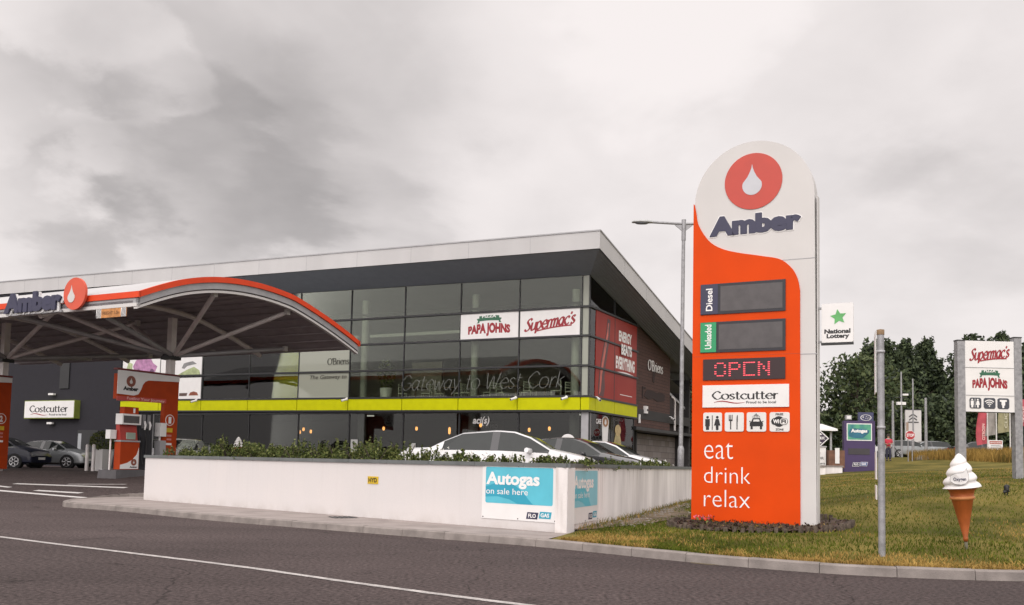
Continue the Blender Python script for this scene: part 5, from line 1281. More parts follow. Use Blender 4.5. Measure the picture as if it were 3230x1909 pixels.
for x in (.195, .615, 1.035, 1.465): plate(pil, 'icon_tile', rrect(x, x + .365, 1.745, 2.11, .035), ICO, -.045, -.029)
def icon(parts, x, z, m=BLACK, parent=pil, d=.047, k=1.0, name='icon'):
    mb = MB()
    for i, p_ in enumerate(parts): mb.prism([(x + a * k, z + b * k) for a, b in p_], -d - .002 - .0006 * i, -d + .001)
    return mb.build(name, m, parent)
man = lambda x: [disc(x, .275, .026, 12), [(x - .045, .10), (x - .03, .10), (x - .03, .03), (x + .03, .03), (x + .03, .10), (x + .045, .10), (x + .045, .24), (x - .045, .24)]]
wom = lambda x: [disc(x, .275, .026, 12), [(x - .062, .115), (x - .025, .115), (x - .025, .03), (x + .025, .03), (x + .025, .115), (x + .062, .115), (x + .03, .24), (x - .03, .24)]]
icon(man(.085) + wom(.275) + [rect(.172, .184, .03, .31)], .195, 1.745)
icon([rect(.105, .125, .04, .20), [(.08, .20), (.15, .20), (.15, .32), (.138, .32), (.136, .23), (.121, .23), (.119, .32), (.109, .32), (.107, .23), (.094, .23), (.092, .32), (.08, .32)], rect(.228, .246, .04, .18), [(.228, .18), (.25, .18), (.25, .32), (.235, .30), (.228, .25)]], .615, 1.745)
icon([[(.06, .10), (.305, .10), (.305, .165), (.28, .19), (.085, .19), (.06, .165)], [(.09, .19), (.12, .19), (.13, .235), (.235, .235), (.245, .19), (.275, .19), (.25, .255), (.115, .255)], rect(.075, .115, .045, .10), rect(.25, .29, .045, .10), rect(.05, .075, .185, .20), rect(.29, .315, .185, .20), rect(.174, .186, .31, .345), [(.13, .305), (.23, .305), (.20, .322), (.16, .322)]] + [rect(.115 + .03 * i, .124 + .03 * i, .268, .29) for i in range(5)], 1.035, 1.745)
icon([rrect(.03, .335, .125, .255, .06), disc(.17, .19, .10, 24)], 1.465, 1.745)
plate(pil, 'icon_panel', rrect(1.465 + .19, 1.465 + .325, 1.745 + .135, 1.745 + .245, .045), ICO, -.054, -.0505)
text(pil, 'lettering', 'Wi', TEXTW, 1.465 + .065, 1.745 + .155, .11, .075, bold=.04, d=.052); text(pil, 'lettering', 'Fi', BLACK, 1.465 + .215, 1.745 + .155, .085, .075, bold=.04, d=.056)
text(pil, 'lettering', 'FREE', BLACK, 1.465 + .11, 1.745 + .305, .14, .04, bold=.03, d=.048); text(pil, 'lettering', 'ZONE', BLACK, 1.465 + .11, 1.745 + .02, .145, .04, bold=.03, d=.048)
for s_, z0, w_, h_ in (('eat', 1.215, .56, .31), ('drink', .755, .89, .31), ('relax', .295, .885, .33)): text(pil, 'lettering', s_, TEXTW, .215, z0, w_, h_, bold=-.014, d=.034)
# lottery flag sign on the pillar's edge
t = thing('lottery_sign', 'small white National Lottery sign bracketed to the right side of the pillar', 'sign', along(TO, RB, 2.31, .15, 3.38), RB)
plate(t, 'board', rrect(.07, .63, .03, .76, .03), SIGNW, -.03, .03); plate(t, 'base_rail', rect(.06, .63, -.015, .025), FRAME, -.032, .032)
star = [(.37 + (.15 if i % 2 == 0 else .072) * math.cos(R(90 + 36 * i + 8)), .50 + (.15 if i % 2 == 0 else .072) * math.sin(R(90 + 36 * i + 8))) for i in range(10)]
plate(t, 'star', star, GREENST, -.036, -.0305)
text(t, 'lettering', 'National', BLACK, .12, .195, .46, .085, bold=.045, d=.033); text(t, 'lettering', 'Lottery', BLACK, .16, .085, .40, .105, bold=.045, d=.033)
for z in (.05, .68): MB().box(-.02, .075, -.02, .02, z - .02, z + .02).build('bracket', GALV, t)
# log edging, bark and flowers round the foot
bed = crom([(-.22, -.4), (-.10, -1.2), (.45, -1.80), (1.55, -1.95), (2.5, -1.45), (2.88, -.5), (2.7, .8), (1.2, 1.2), (-.1, .9), (-.22, -.4)], 8)
def bw(x, y):
    q = along(TO, RB, x, y, 0); return q[0], q[1]
et = thing('log_edging', 'low ring of dark upright log stubs round the foot of the sign pillar', 'edging', TO)
mb = MB(); dist = 0
for i in range(len(bed) - 1):
    a, b = Vector(bed[i]), Vector(bed[i + 1]); n = max(1, int((b - a).length / .085))
    for k in range(n):
        if random.random() < .07: continue
        c = a.lerp(b, k / n); X, Y = bw(c.x, c.y); z = TL(X, Y) - TO[2]; hh = random.uniform(.05, .125); r_ = random.uniform(.036, .048)
        lx, ly = X - TO[0], Y - TO[1]
        mb.tube([(lx, ly, z - .04), (lx + random.uniform(-.008, .008), ly, z + hh)], [r_, r_ * .95], 8)
mb.build('log_stub_row', LOG, et)
mb = MB(); ctr = Vector((1.2, -.5)); rows = []
for f in (1.0, .85, .65, .4, .15):
    rows.append([ctr.lerp(Vector(b), f) for b in bed])
vs = []
for j, r_ in enumerate(rows):
    for q in r_:
        X, Y = bw(q.x, q.y); vs.append((X, Y, TL(X, Y) + [.03, .03, .02, .01, .0][j] + random.uniform(-.02, .02)))
n = len(bed); mb.add(vs, [(j * n + i, j * n + i + 1, (j + 1) * n + i + 1, (j + 1) * n + i) for j in range(4) for i in range(n - 1)], 0, True)
for _ in range(1500):
    f = random.random() ** .5; q = ctr.lerp(Vector(random.choice(bed)), f); X, Y = bw(q.x, q.y)
    cards(mb, 1, (X, Y, TL(X, Y) + .03 + random.uniform(-.03, .03)), (.03, .03, .01), .07, (1, 0, 0))
tag(mb.build('bark_mulch', MULCH), kind='stuff')
t = thing('bedding_plant', 'tiny pink flowers at the left foot of the orange pillar', 'flowers', (*bw(.35, -.5), TL(*bw(.35, -.5)) + .03))
mb = MB(); cards(mb, 40, (0, 0, .05), (.22, .15, .06), .06); mb.build('foliage', LEAF, t); mb = MB(); cards(mb, 26, (0, 0, .10), (.22, .14, .04), .06, (1, 0, 0)); mb.build('flower', PINK, t)

# ------------------------------------------------------------------ lamp post, steel post, notice boards, cone
t = thing('street_lamp', 'grey street lamp with twin arms standing behind the planter wall', 'street lamp', (5.72, 31.0, .6))
MB().lathe([(.0, 0), (.11, 0), (.11, 1.32), (.085, 1.40), (.075, 1.42)], 14).build('base_sleeve', GALV, t)
MB().tube([(0, 0, 1.4), (.03, 0, 8.2), (.035, 0, 8.55)], [.072, .060, .058], 12).build('pole', GALV, t)
MB().tube([(.035, 0, 8.45), (.037, 0, 9.17)], .075, 12).build('pole_cap', GALV, t)
for s, nm in ((-1, 0), (1, 1)):
    MB().tube([(.035 + s * .05, 0, 9.02), (.035 + s * 1.12, 0, 9.06)], .045, 10).build('arm', GALV, t)
    MB().prism([(.035 + s * .07, 8.78), (.035 + s * .30, 8.97), (.035 + s * .07, 9.02)][::s], -.02, .02).build('gusset', GALV, t)
    hd = MB(); c = .035 + s * 1.42
    prof = [(-.36, .05, .03), (-.30, .12, .07), (-.1, .15, .10), (.15, .14, .10), (.30, .09, .08), (.36, .05, .05)]
    vs = []; n = 12
    for x, ry, rz_ in prof:
        for k in range(n):
            a = 2 * math.pi * k / n; vs.append((c + s * -x, ry * math.cos(a), 9.05 + (rz_ if math.sin(a) > 0 else .03) * math.sin(a)))
    hd.add(vs, [(i * n + k, i * n + (k + 1) % n, (i + 1) * n + (k + 1) % n, (i + 1) * n + k) for i in range(5) for k in range(n)], 0, True)
    hd.add([vs[k] for k in range(n)], [tuple(range(n))]); hd.add([vs[60 + k] for k in range(n)], [tuple(range(n))])
    ho = hd.build('lamp_head', mat('pale_lamp_grey', (.45, .46, .46), .5, vary=.08), t)
    gm = MB(); gm.lathe([(0, -.055), (.09, -.045), (.13, -.01), (.13, .0)], 14); go = gm.build('lamp_glass', mat('lamp_glass', (.16, .17, .19), .2, vary=.1), t); go.location = (c + s * .02, 0, 9.03); go.scale = (2.0, .9, 1)
zp = TL(4.99, 12.4)
t = thing('steel_post', 'plain galvanised steel post standing on the grass near the kerb', 'post', (4.99, 12.4, zp))
MB().tube([(0, 0, -.1), (0, 0, 3.02)], .046, 14).build('pole', GALV, t)
MB().lathe([(0, 3.06), (.05, 3.05), (.05, 2.98)], 14).build('cap', mat('rusty_cap', (.20, .13, .07), .8, vary=.3, vscale=20), t)
for z in (2.75, 1.72): MB().lathe([(.047, z - .02), (.054, z - .02), (.054, z + .02), (.047, z + .02)], 14).build('clamp_band', GREYM, t)
for z0, z1 in ((2.2, 3.04), (1.02, 1.40), (.75, .94)):
    sp = MB(); sp.hexa([(-.062, .02, z0), (-.050, .02, z0), (.13, .52, z0), (.118, .52, z0)], [(-.062, .02, z1), (-.050, .02, z1), (.13, .52, z1), (.118, .52, z1)]); sp.build('sign_plate', SIGNW, t)
# two-post board
t = thing('two_post_sign', 'white board of restaurant logos and service icons held by two thick grey posts', 'sign', (12.86, 26.3, 1.1), R(1.5))
zl, zr = TL(12.86, 26.3) - 1.1, TL(14.45, 26.3) - 1.1
MB().box(-.115, .105, -.10, .10, zl - .2, 4.00).build('post', GALV, t); MB().box(1.535, 1.755, -.10, .10, zr - .2, 4.12).build('post', GALV, t)
for x in (-.005, 1.645): MB().box(x - .12, x + .12, -.11, .11, 4.0 + .12 * (x > 1), 4.03 + .12 * (x > 1)).build('post_cap', FRAME, t)
MB().box(.11, 1.53, -.09, .06, 1.97, 4.01).build('board', SIGNW, t)
for z in (3.24, 2.44): MB().box(.115, 1.525, -.10, -.091, z - .008, z + .008).build('rail', GREYM, t)
MB().box(.108, 1.532, -.105, .065, 1.955, 1.968).build('lower_rail', FRAME, t)
burger_sign(t, 1.42, .74, .094, .11, 3.25)
pz = thing('x', 'x', 'x'); pizza_sign(pz, 1.42, .78, .0)
for ch in [o for o in C.objects if o.parent == pz]:
    ch.parent = t; ch.location = (.11, -.092, 2.46)
bpy.data.objects.remove(pz)
for x in (.22, .63, 1.03):
    plate(t, 'icon_tile', rrect(x, x + .34, 2.06, 2.37, .06), mat('slate_icon', (.055, .06, .075), .5, vary=.06), -.100, -.0905)
icon(man(.085) + wom(.262) + [rect(.168, .178, .03, .31)], .215, 2.06, TEXTW, t, .101, .92)
def ringarc(cx, cz, r, w, a0, a1, n=10):
    return [(cx + r * math.cos(R(a0 + (a1 - a0) * i / n)), cz + r * math.sin(R(a0 + (a1 - a0) * i / n))) for i in range(n + 1)] + [(cx + (r - w) * math.cos(R(a1 - (a1 - a0) * i / n)), cz + (r - w) * math.sin(R(a1 - (a1 - a0) * i / n))) for i in range(n + 1)]
icon([disc(.17, .08, .02, 10), ringarc(.17, .07, .085, .024, 45, 135), ringarc(.17, .07, .145, .026, 45, 135), ringarc(.17, .07, .205, .028, 45, 135)], .63, 2.06, TEXTW, t, .101, .95)
icon([rect(.06, .27, .22, .275), [(.11, .22), (.22, .22), (.22, .12), (.19, .09), (.19, .03), (.13, .03), (.13, .10), (.11, .13)]], 1.04, 2.06, TEXTW, t, .101, .95)
# giant ice cream cone
zc_ = TL(6.42, 13.0)
def swirl(mb, cx, cz, k):
    prof = []
    for i in range(61):
        u = i / 60; prof.append((.250 * (1 - u) ** .62 + .012 * (1 - u), u * .52))
    def fx(r, z, a):
        u = z / .52
        ph = (u * 3.6 - a / (2 * math.pi) + .2) % 1.0
        return r * (.86 + .22 * math.sin(math.pi * ph) ** .55) * k * (1 if u < .999 else 0), (z - .03 * (ph - .5) * (1 - u)) * k
    mb.lathe([(0, -.02)] + [(r, z) for r, z in prof], 56, (cx, 0, cz), 0, lambda r, z, a: fx(r, max(z, 0), a) if z >= 0 else (r * k, z * k))
def cone(loc, label, rz=0.0, tilt=0.0):
    t = thing('ice_cream_cone', label, 'ice cream model', loc, rz, 'giant ice cream cones')
    t.rotation_euler = (0, tilt, rz)
    MB().lathe([(0, -.05), (.022, -.05), (.022, .16), (0, .16)], 12).build('ground_peg', mat('peg', (.14, .13, .09), .8), t)
    WAF = mat('wafer_orange', (.38, .095, .02), .5, vary=.14, vscale=7, bump=.2, bscale=60)
    cm = MB(); cm.lathe([(.0, .13), (.030, .13), (.034, .18), (.030, .19), (.142, .72), (.156, .73), (.156, .75), (.148, .76), (.166, .84), (.205, .875), (.215, .90), (0, .90)], 28); cm.build('wafer', WAF, t)
    MB().lathe([(.143, .715), (.164, .73), (.164, .75), (.149, .765)], 28).build('wafer_ring', mat('wafer_pale', (.50, .19, .06), .5, vary=.1), t)
    sw = MB(); swirl(sw, 0, .885, .92); sw.build('ice_cream', mat('ice_cream_white', (.76, .74, .72), .5, vary=.03), t)
    return t
cn = cone((6.42, 13.0, zc_ - .02), 'giant ice cream cone model with orange wafer standing on the grass', 0.3, R(-5))
a0 = R(-134)
fl = MB()
out = [(-.135, .0), (-.12, .055), (-.06, .085), (.02, .09), (.055, .105), (.085, .15), (.095, .10), (.11, .045), (.10, -.01), (.06, -.055), (0, -.07), (-.07, -.06), (-.12, -.03)]
def onr(a, b, r=.25): 
    an = a0 + a / .25; rr = r - .03 * max(0, b) - .06 * abs(b) * 0; return (rr * math.cos(an), rr * math.sin(an), 1.01 + b)
for r, s_, m_, nm in ((.250, 1.06, MATS['grey_print'], 'logo_outline'), (.253, 1.0, SIGNW, 'logo_field')):
    mb = MB(); mb.add([onr(0, 0.01, r)] + [onr(a * s_, b * s_, r) for a, b in out], [(0, i + 1, (i + 1) % len(out) + 1) for i in range(len(out))]); mb.build(nm, m_, cn)
vs, fs = glyphs('Carvyglen'[:0] + 'Oxygen', .02, .0); vs = fit(vs, -.09, -.03, .16, .062)
mb = MB(); mb.add([onr(a, b, .2565) for a, b in vs], fs); mb.build('lettering', NAVY, cn)
ic2 = cone((-12.85, 43.4, .93), 'second ice cream cone model, far off before the shop window behind the planter')

# small dark clump on the grass
zb = TL(10.75, 20.0)
t = thing('crow', 'black bird with bent head standing alone on the right part of the lawn', 'bird', (10.75, 20.0, zb), R(20))
def skin_mesh(name, verts, edges, radii, m, parent, sub=1):
    me = bpy.data.meshes.new(name); me.from_pydata(verts, edges, []); o = bpy.data.objects.new(name, me); C.objects.link(o)
    md = o.modifiers.new('s', 'SKIN'); sv = me.skin_vertices[0].data
    for i, r in enumerate(radii): sv[i].radius = (r, r) if not isinstance(r, tuple) else r
    sv[0].use_root = True
    sb = o.modifiers.new('u', 'SUBSURF'); sb.levels = sub; sb.render_levels = sub
    dg = bpy.context.evaluated_depsgraph_get(); dg.update()
    m2 = bpy.data.meshes.new_from_object(o.evaluated_get(dg)); bpy.data.objects.remove(o)
    m2.name = name; m2.materials.clear(); m2.materials.append(m)
    for p_ in m2.polygons: p_.use_smooth = True
    o2 = bpy.data.objects.new(name, m2); C.objects.link(o2); o2.parent = parent
    return o2
FEAT = mat('black_feathers', (.010, .010, .012), .5, vary=.2)
skin_mesh('body', [(0, 0, .17), (.01, 0, .10), (-.08, 0, .06), (.0, 0, .215), (.05, 0, .205), (.10, 0, .17), (0, .03, .07), (0, .03, .0), (0, -.03, .07), (0, -.03, .0)], [(0, 1), (1, 2), (0, 3), (3, 4), (4, 5), (0, 6), (6, 7), (0, 8), (8, 9)], [.075, .065, .02, .055, .04, .01, .015, .008, .015, .008], FEAT, t)

# ------------------------------------------------------------------ far right: gas totem, shed, signs, person, cars
def G0(x, y): return TL(x, y)
zf = 1.17
t = thing('gas_totem', 'dark purple autogas totem with blue green screen at the far edge of the lawn', 'sign', (18.1, 50.0, zf), R(-5))
MB().box(0, 1.64, 0, .35, -.3, 2.86).build('body', PURPLE, t)
GRN = mat('blue_green_print', (.05, .28, .32), .4, vary=.35, vscale=1.8, col2=(.10, .36, .16))
plate(t, 'screen_border', rect(.14, 1.47, 1.78, 2.72), SIGNW, -.02, -.002); plate(t, 'screen', rect(.19, 1.42, 1.83, 2.67), GRN, -.026, -.021)
plate(t, 'swirl', [(.25, 2.0), (.6, 1.9), (1.0, 1.93), (1.3, 2.2), (1.34, 2.35), (1.0, 2.42), (.6, 2.45), (.3, 2.4), (.22, 2.2)], mat('deep_blue_print', (.02, .13, .20), .4, vary=.3, vscale=3), -.030, -.0265)
text(t, 'lettering', 'Autogas', TEXTW, .36, 2.17, .86, .25, bold=.05, d=.033)
plate(t, 'price_slot', rect(.22, 1.35, 1.03, 1.36), mat('slot_brown', (.045, .04, .045), .5), -.02, -.002)
plate(t, 'badge', [(.42, .38), (.78, .38), (.83, .60), (.47, .60)], SIGNW, -.02, -.002); plate(t, 'badge', [(.82, .41), (1.2, .41), (1.25, .63), (.87, .63)], SIGNW, -.02, -.002)
plate(t, 'badge_field', [(.44, .40), (.77, .40), (.81, .58), (.48, .58)], NAVY, -.024, -.0205); plate(t, 'badge_field', [(.84, .43), (1.19, .43), (1.23, .61), (.88, .61)], mat('badge_blue', (.06, .10, .28), .5), -.024, -.0205)
text(t, 'lettering', 'FLO', TEXTW, .51, .44, .23, .11, bold=.04, d=.027); text(t, 'lettering', 'GAS', TEXTW, .90, .47, .25, .11, bold=.04, d=.027)
MB().box(-.3, 2.0, -.15, .6, -.3, .02).build('plinth', PAVEM, t)
t = thing('car_brand_sign', 'blue sign with an oval of stars, rising behind the purple totem', 'sign', (19.35, 51.3, zf), R(-3))
MB().box(.3, .5, .0, .1, -.3, 2.85).build('post', FRAME, t); MB().box(.02, .85, -.02, .12, 2.85, 3.42).build('board', mat('deep_blue_panel', (.05, .055, .12), .5), t)
plate(t, 'oval', ringarc(0, 0, 1, .12, 0, 359, 32), SIGNW, -.03, -.021).scale = (.30, 1, .17); [o for o in C.objects if o.parent == t][-1].location = (.43, 0, 3.12)
for i, (a, b, r) in enumerate(((-.15, .03, .055), (.02, .06, .035), (.12, .03, .035), (.0, -.04, .035), (.10, -.06, .035), (.19, -.02, .035))):
    plate(t, 'star', [(.43 + a + (r if k % 2 == 0 else r * .4) * math.cos(R(90 + 45 * k)), 3.12 + b + (r if k % 2 == 0 else r * .4) * math.sin(R(90 + 45 * k))) for k in range(8)], SIGNW, -.03, -.021)
t = thing('floodlight', 'boxy pale floodlight on top of the purple totem', 'floodlight', (18.2, 50.0, zf + 2.86), R(-5))
MB().box(.0, .30, -.05, .2, .06, .30).build('lamp_head', GREYM, t); plate(t, 'lamp_face', rect(.05, .25, .10, .26), SIGNW, -.06, -.051); MB().box(.12, .18, .03, .1, 0, .06).build('bracket', FRAME, t)
# gas cylinder yard left of the totem
t = thing('low_wall', 'low pale block wall at the far left edge of the lawn behind the pillar', 'wall', (13.2, 44.3, .75))
MB().hexa([(0, 0, -.2), (1.9, -.1, -.2), (1.9, .1, -.2), (0, .2, -.2)], [(0, 0, .70), (1.9, -.1, .70), (1.9, .1, .70), (0, .2, .70)]).build('block', PLASTER2, t); MB().box(-.05, 1.95, -.14, .24, .705, .77).build('coping', KERBM, t)
t = thing('low_wall', 'short low pale wall left of the purple totem', 'wall', (15.25, 45.0, 1.0))
MB().box(0, .95, 0, .2, -.1, .48).build('block', PLASTER2, t); MB().box(-.05, 1.0, -.04, .24, .485, .55).build('coping', KERBM, t)
t = thing('gas_cabinet', 'white gas cylinder cabinet behind the low wall', 'cabinet', (14.9, 48.0, 1.45), R(-3))
MB().box(0, 1.5, 0, .8, 0, 1.05).build('body', SIGNW, t); MB().box(-.04, 1.54, -.04, .84, 1.055, 1.12).build('lid', GREYM, t)
plate(t, 'emblem', ringarc(1.05, .74, .16, .05, 0, 350, 20), mat('rust_print', (.20, .08, .07), .5), -.02, -.001); text(t, 'lettering', 'CALOR', MATS['grey_print'], .66, .42, .74, .14, bold=.03, d=.012); text(t, 'lettering', 'available here', MATS['grey_print'], .5, .16, .95, .12, bold=.02, d=.012)
t = thing('timber_store', 'brown timber store with a pale notice, beside the white gas cabinet', 'shed', (16.25, 47.6, 1.45), R(-3))
MB().box(.2, 1.0, 0, .8, 0, .90).build('body', mat('brown_timber', (.16, .08, .05), .8, vary=.3, vscale=4), t); plate(t, 'notice', rect(.50, .72, .22, 1.02), SIGNW, -.03, -.002)
t = thing('diamond_sign', 'dark diamond shaped sign with white border, tilted beside the pillar edge', 'sign', (16.72, 50.0, 2.0), 0)
MB().tube([(0, .06, -.8), (0, .06, 1.0)], .04, 8).build('post', FRAME, t)
plate(t, 'border', [(0, .52), (.56, 1.04), (0, 1.55), (-.56, 1.04)], SIGNW, -.02, 0); plate(t, 'field', [(0, .60), (.48, 1.04), (0, 1.47), (-.48, 1.04)], mat('dark_plum', (.045, .03, .055), .5), -.026, -.0205)
text(t, 'lettering', 'REPUBLIC', TEXTW, -.33, .98, .66, .15, bold=.04, d=.029); plate(t, 'mark', ringarc(0, .66, .20, .06, 40, 140), SIGNW, -.03, -.0265); plate(t, 'mark', [(-.18, 1.22), (.18, 1.22), (.10, 1.32), (-.1, 1.32)], SIGNW, -.03, -.0265)
t = thing('canopy_shelter', 'small flat white roofed shelter behind the diamond sign', 'shelter', (18.0, 60.0, 1.3))
MB().hexa([(-.5, -1.0, 2.55), (2.95, -1.0, 2.55), (2.85, 1.4, 2.75), (-.5, 1.4, 2.75)], [(-.5, -.98, 2.68), (2.95, -.98, 2.68), (2.75, 1.4, 3.10), (-.5, 1.4, 3.10)]).build('roof', SIGNW, t)
for x in (0, 2.6): MB().box(x, x + .12, -.6, -.48, -.3, 2.6).build('post', GREYM, t)
MB().box(-.4, 2.7, 1.2, 1.35, -.3, 2.7).build('back_wall', INTD, t)

# person
pz_ = TL(25.43, 62.0) ; pz_ = TL(25.43, 62.0)
t = thing('person', 'person in a red polo shirt and dark trousers, forearms raised in front', 'person', (25.43, 62.0, pz_), R(180 - 15))
# local: faces +y turned towards the road; x is the person's side axis
b_v = [(0, 0, .96), (0, .0, 1.15), (0, .0, 1.36), (0, .0, 1.47), (0, .015, 1.55), (0, .02, 1.66),
       (.17, 0, 1.40), (.24, .05, 1.14), (.08, .26, 1.10), (.02, .33, 1.12), (-.17, 0, 1.40), (-.24, .05, 1.14), (-.08, .26, 1.13), (-.02, .33, 1.16),
       (.09, 0, .90), (.10, .02, .50), (.10, 0, .10), (.11, .12, .035), (-.09, 0, .90), (-.10, .02, .50), (-.10, 0, .10), (-.11, .12, .035)]
b_e = [(0, 1), (1, 2), (2, 3), (3, 4), (4, 5), (2, 6), (6, 7), (7, 8), (8, 9), (2, 10), (10, 11), (11, 12), (12, 13), (0, 14), (14, 15), (15, 16), (16, 17), (0, 18), (18, 19), (19, 20), (20, 21)]
skin_mesh('body', b_v, b_e, [.12, .12, .13, .058, .075, .088, .052, .040, .034, .030, .052, .040, .034, .030, .085, .06, .042, .035, .085, .06, .042, .035], SKIN, t, 2)
skin_mesh('shirt', [(0, 0, 1.14), (0, 0, .98), (0, 0, 1.38), (0, 0, 1.47), (.18, 0, 1.40), (.24, .04, 1.20), (-.18, 0, 1.40), (-.24, .04, 1.20)], [(0, 1), (0, 2), (2, 3), (2, 4), (4, 5), (2, 6), (6, 7)], [.15, .15, .165, .075, .085, .070, .085, .070], POLO, t, 2)
skin_mesh('trousers', [(0, 0, .98), (0, 0, .92), (.09, 0, .86), (.10, .02, .50), (.10, 0, .07), (-.09, 0, .86), (-.10, .02, .50), (-.10, 0, .07)], [(0, 1), (1, 2), (2, 3), (3, 4), (1, 5), (5, 6), (6, 7)], [.145, .14, .115, .085, .070, .115, .085, .070], TROUS, t, 2)
skin_mesh('hair', [(0, -.01, 1.70), (0, -.04, 1.66), (0, .03, 1.735)], [(0, 1), (0, 2)], [.088, .075, .06], HAIR, t, 2)
for s in (1, -1):
    MB().box(s * .11 - .045, s * .11 + .045, -.06, .19, 0, .08).build('shoe', BLACK, t)
    MB().lathe([(0, -.012), (.012, 0), (0, .012)], 8, (s * .032, .105, 1.67)).build('eye', BLACK, t)
    skin_mesh('ear', [(s * .088, .01, 1.64), (s * .092, .005, 1.68)], [(0, 1)], [.018, .02], SKIN, t)
    for k in range(4):
        MB().tube([(s * .02 - s * .012 * 0, .34, 1.10 + .02 * k + (.03 if s < 0 else 0)), (-s * .01, .385, 1.105 + .02 * k + (.03 if s < 0 else 0)), (-s * .035, .38, 1.11 + .02 * k + (.03 if s < 0 else 0))], [.009, .009, .007], 6).build('finger', SKIN, t)
    MB().tube([(s * .03, .33, 1.16 + (.03 if s < 0 else 0)), (s * .01, .36, 1.19 + (.03 if s < 0 else 0))], [.011, .009], 6).build('thumb', SKIN, t)
skin_mesh('nose', [(0, .105, 1.655), (0, .118, 1.635)], [(0, 1)], [.012, .015], SKIN, t)
MB().box(-.022, .022, .100, .106, 1.600, 1.608).build('mouth', mat('lips', (.25, .10, .09), .6), t)
MB().tube([(-.13, .02, 1.475), (0, .10, 1.46), (.13, .02, 1.475)], .025, 6).build('collar', mat('collar_white', (.55, .50, .50), .8), t)

# stop sign
t = thing('stop_sign', 'red octagonal stop sign on two pale posts at the edge of the lawn', 'stop sign', (25.15, 58.0, 1.70), R(-14))
for x in (-.10, .14): MB().tube([(x, .04, -.1), (x, .04, 2.2)], .035, 8).build('post', GALV, t)
oc = lambda r: [(.02 + r * math.cos(R(22.5 + 45 * i)), 1.93 + r * math.sin(R(22.5 + 45 * i))) for i in range(8)]
plate(t, 'border', oc(.31), SIGNW, -.02, 0); plate(t, 'face', oc(.285), mat('stop_red', (.40, .02, .03), .45), -.026, -.0205)
text(t, 'lettering', 'STOP', TEXTW, -.19, 1.83, .43, .2, bold=.03, d=.03)
pt_ = MB(); pt_.box(-.20, -.06, .05, .09, 2.2, 2.75); pt_.build('back_sign', mat('weathered_tan', (.30, .22, .17), .7), t)
# chevron sign and tall masts
t = thing('chevron_totem', 'tall white totem with two dark chevrons, before the trees', 'sign', (36.45, 85.0, 2.6), R(-3))
MB().box(0, 1.45, 0, .3, -.3, 4.45).build('body', WHITE, t); MB().box(-.05, 1.5, -.02, .32, 4.455, 4.53).build('cap', FRAME, t)
for z in (3.62, 3.92): plate(t, 'chevron', [(.34, z - .16), (.70, z + .10), (1.06, z - .16), (1.06, z - .04), (.70, z + .22), (.34, z - .04)], mat('chevron_grey', (.05, .05, .055), .5), -.03, -.001)
plate(t, 'name_bar', rect(.2, 1.2, 3.28, 3.38), MATS['chevron_grey'], -.03, -.001)
for i, (x, y, h, r_, lb) in enumerate(((31.85, 75, 6.9, .085, 'tallest grey mast, with floodlights, left of the white totem'), (31.15, 75, 4.5, .12, 'short thick mast left of the floodlit mast'), (32.8, 75, 6.35, .075, 'grey mast standing before the white totem'), (33.84, 75, 4.8, .13, 'thick grey mast right of the white totem'))):
    t = thing('mast', lb, 'mast', (x, y, 2.6), 0, 'masts before the trees')
    MB().tube([(0, 0, -.2), (0, 0, h)], [r_, r_ * .7], 10).build('pole', GALV, t)
    if i == 0:
        MB().box(-.45, .45, -.05, .05, 4.75, 4.82).build('crossarm', FRAME, t)
        for x2 in (.3, ): MB().box(x2 - .2, x2 + .22, -.15, .1, 4.95, 5.10).build('floodlight', SIGNW, t)
        for x2 in (-.22, .16): MB().box(x2 - .16, x2 + .16, -.15, .1, 4.18, 4.42).build('floodlight', SIGNW, t)
    if i == 1:
        for s in (-1, 1): MB().tube([(s * .6, 0, .0), (0, 0, .85)], .03, 6).build('brace', FRAME, t)
# flags and dealer board
RF = mat('faded_red_flag', (.42, .07, .09), .8, vary=.2, vscale=1.5); GF = mat('grey_flag', (.27, .25, .23), .8, vary=.15); OF = mat('khaki_flag', (.28, .26, .15), .8, vary=.15)
flag_d = [(35.62, 'b', RF, 1.05, 4.3, 'leftmost flag, faded red and billowing'), (36.55, 'r', GF, 1.75, 4.3, 'grey flag between the billowing red and the khaki one'), (37.35, 'l', OF, 2.0, 4.3, 'khaki flag right of the grey one'), (38.9, 'l', RF, 2.45, 4.5, 'rightmost flag, faded red and square')]
for i, (x, sd, m_, zlow, h, lb) in enumerate(flag_d):
    xb = [36.28, 36.95, 38.0, 39.4][i]
    t = thing('flag', lb + ', below the two post board', 'flag', (xb, 70.0, 2.55), 0, 'flags before the trees')
    MB().tube([(0, 0, 0), (0, 0, h)], .05, 8).build('flagpole', WHITE, t)
    mb = MB(); n = 10; vs = []
    w_ = [.62, -.0, .85, .78][i]
    if i == 1: w_ = .80
    for j in range(n + 1):
        z = zlow - 0 + (h - zlow) * j / n
        for k in range(7):
            u = k / 6; bil = (.18 * math.sin(j / n * 3.1 + .6) * u if i == 0 else 0)
            vs.append((-(.06 + w_ * u + bil), .07 * math.sin(u * 7 + j * .5), z - (.14 * u if i != 3 else .02 * u)))
    fs = [(j * 7 + k, j * 7 + k + 1, (j + 1) * 7 + k + 1, (j + 1) * 7 + k) for j in range(n) for k in range(6)]
    o_ = [(x_, y_ + .012, z_) for x_, y_, z_ in vs]
    mb.add(vs, fs, 0, True); mb.add(o_, [f[::-1] for f in fs], 0, True); mb.build('flag_cloth', m_, t)
    if i in (0, 2, 3):
        text(t, 'lettering', ['CITROEN', '', 'CLIO', 'ZOE'][i], MATS['pale_pink_letters'] if i != 2 else mat('pale_khaki', (.5, .48, .35), .6), -.47, zlow + .25, .22, 1.25, bold=.03, d=.10, rot=True)
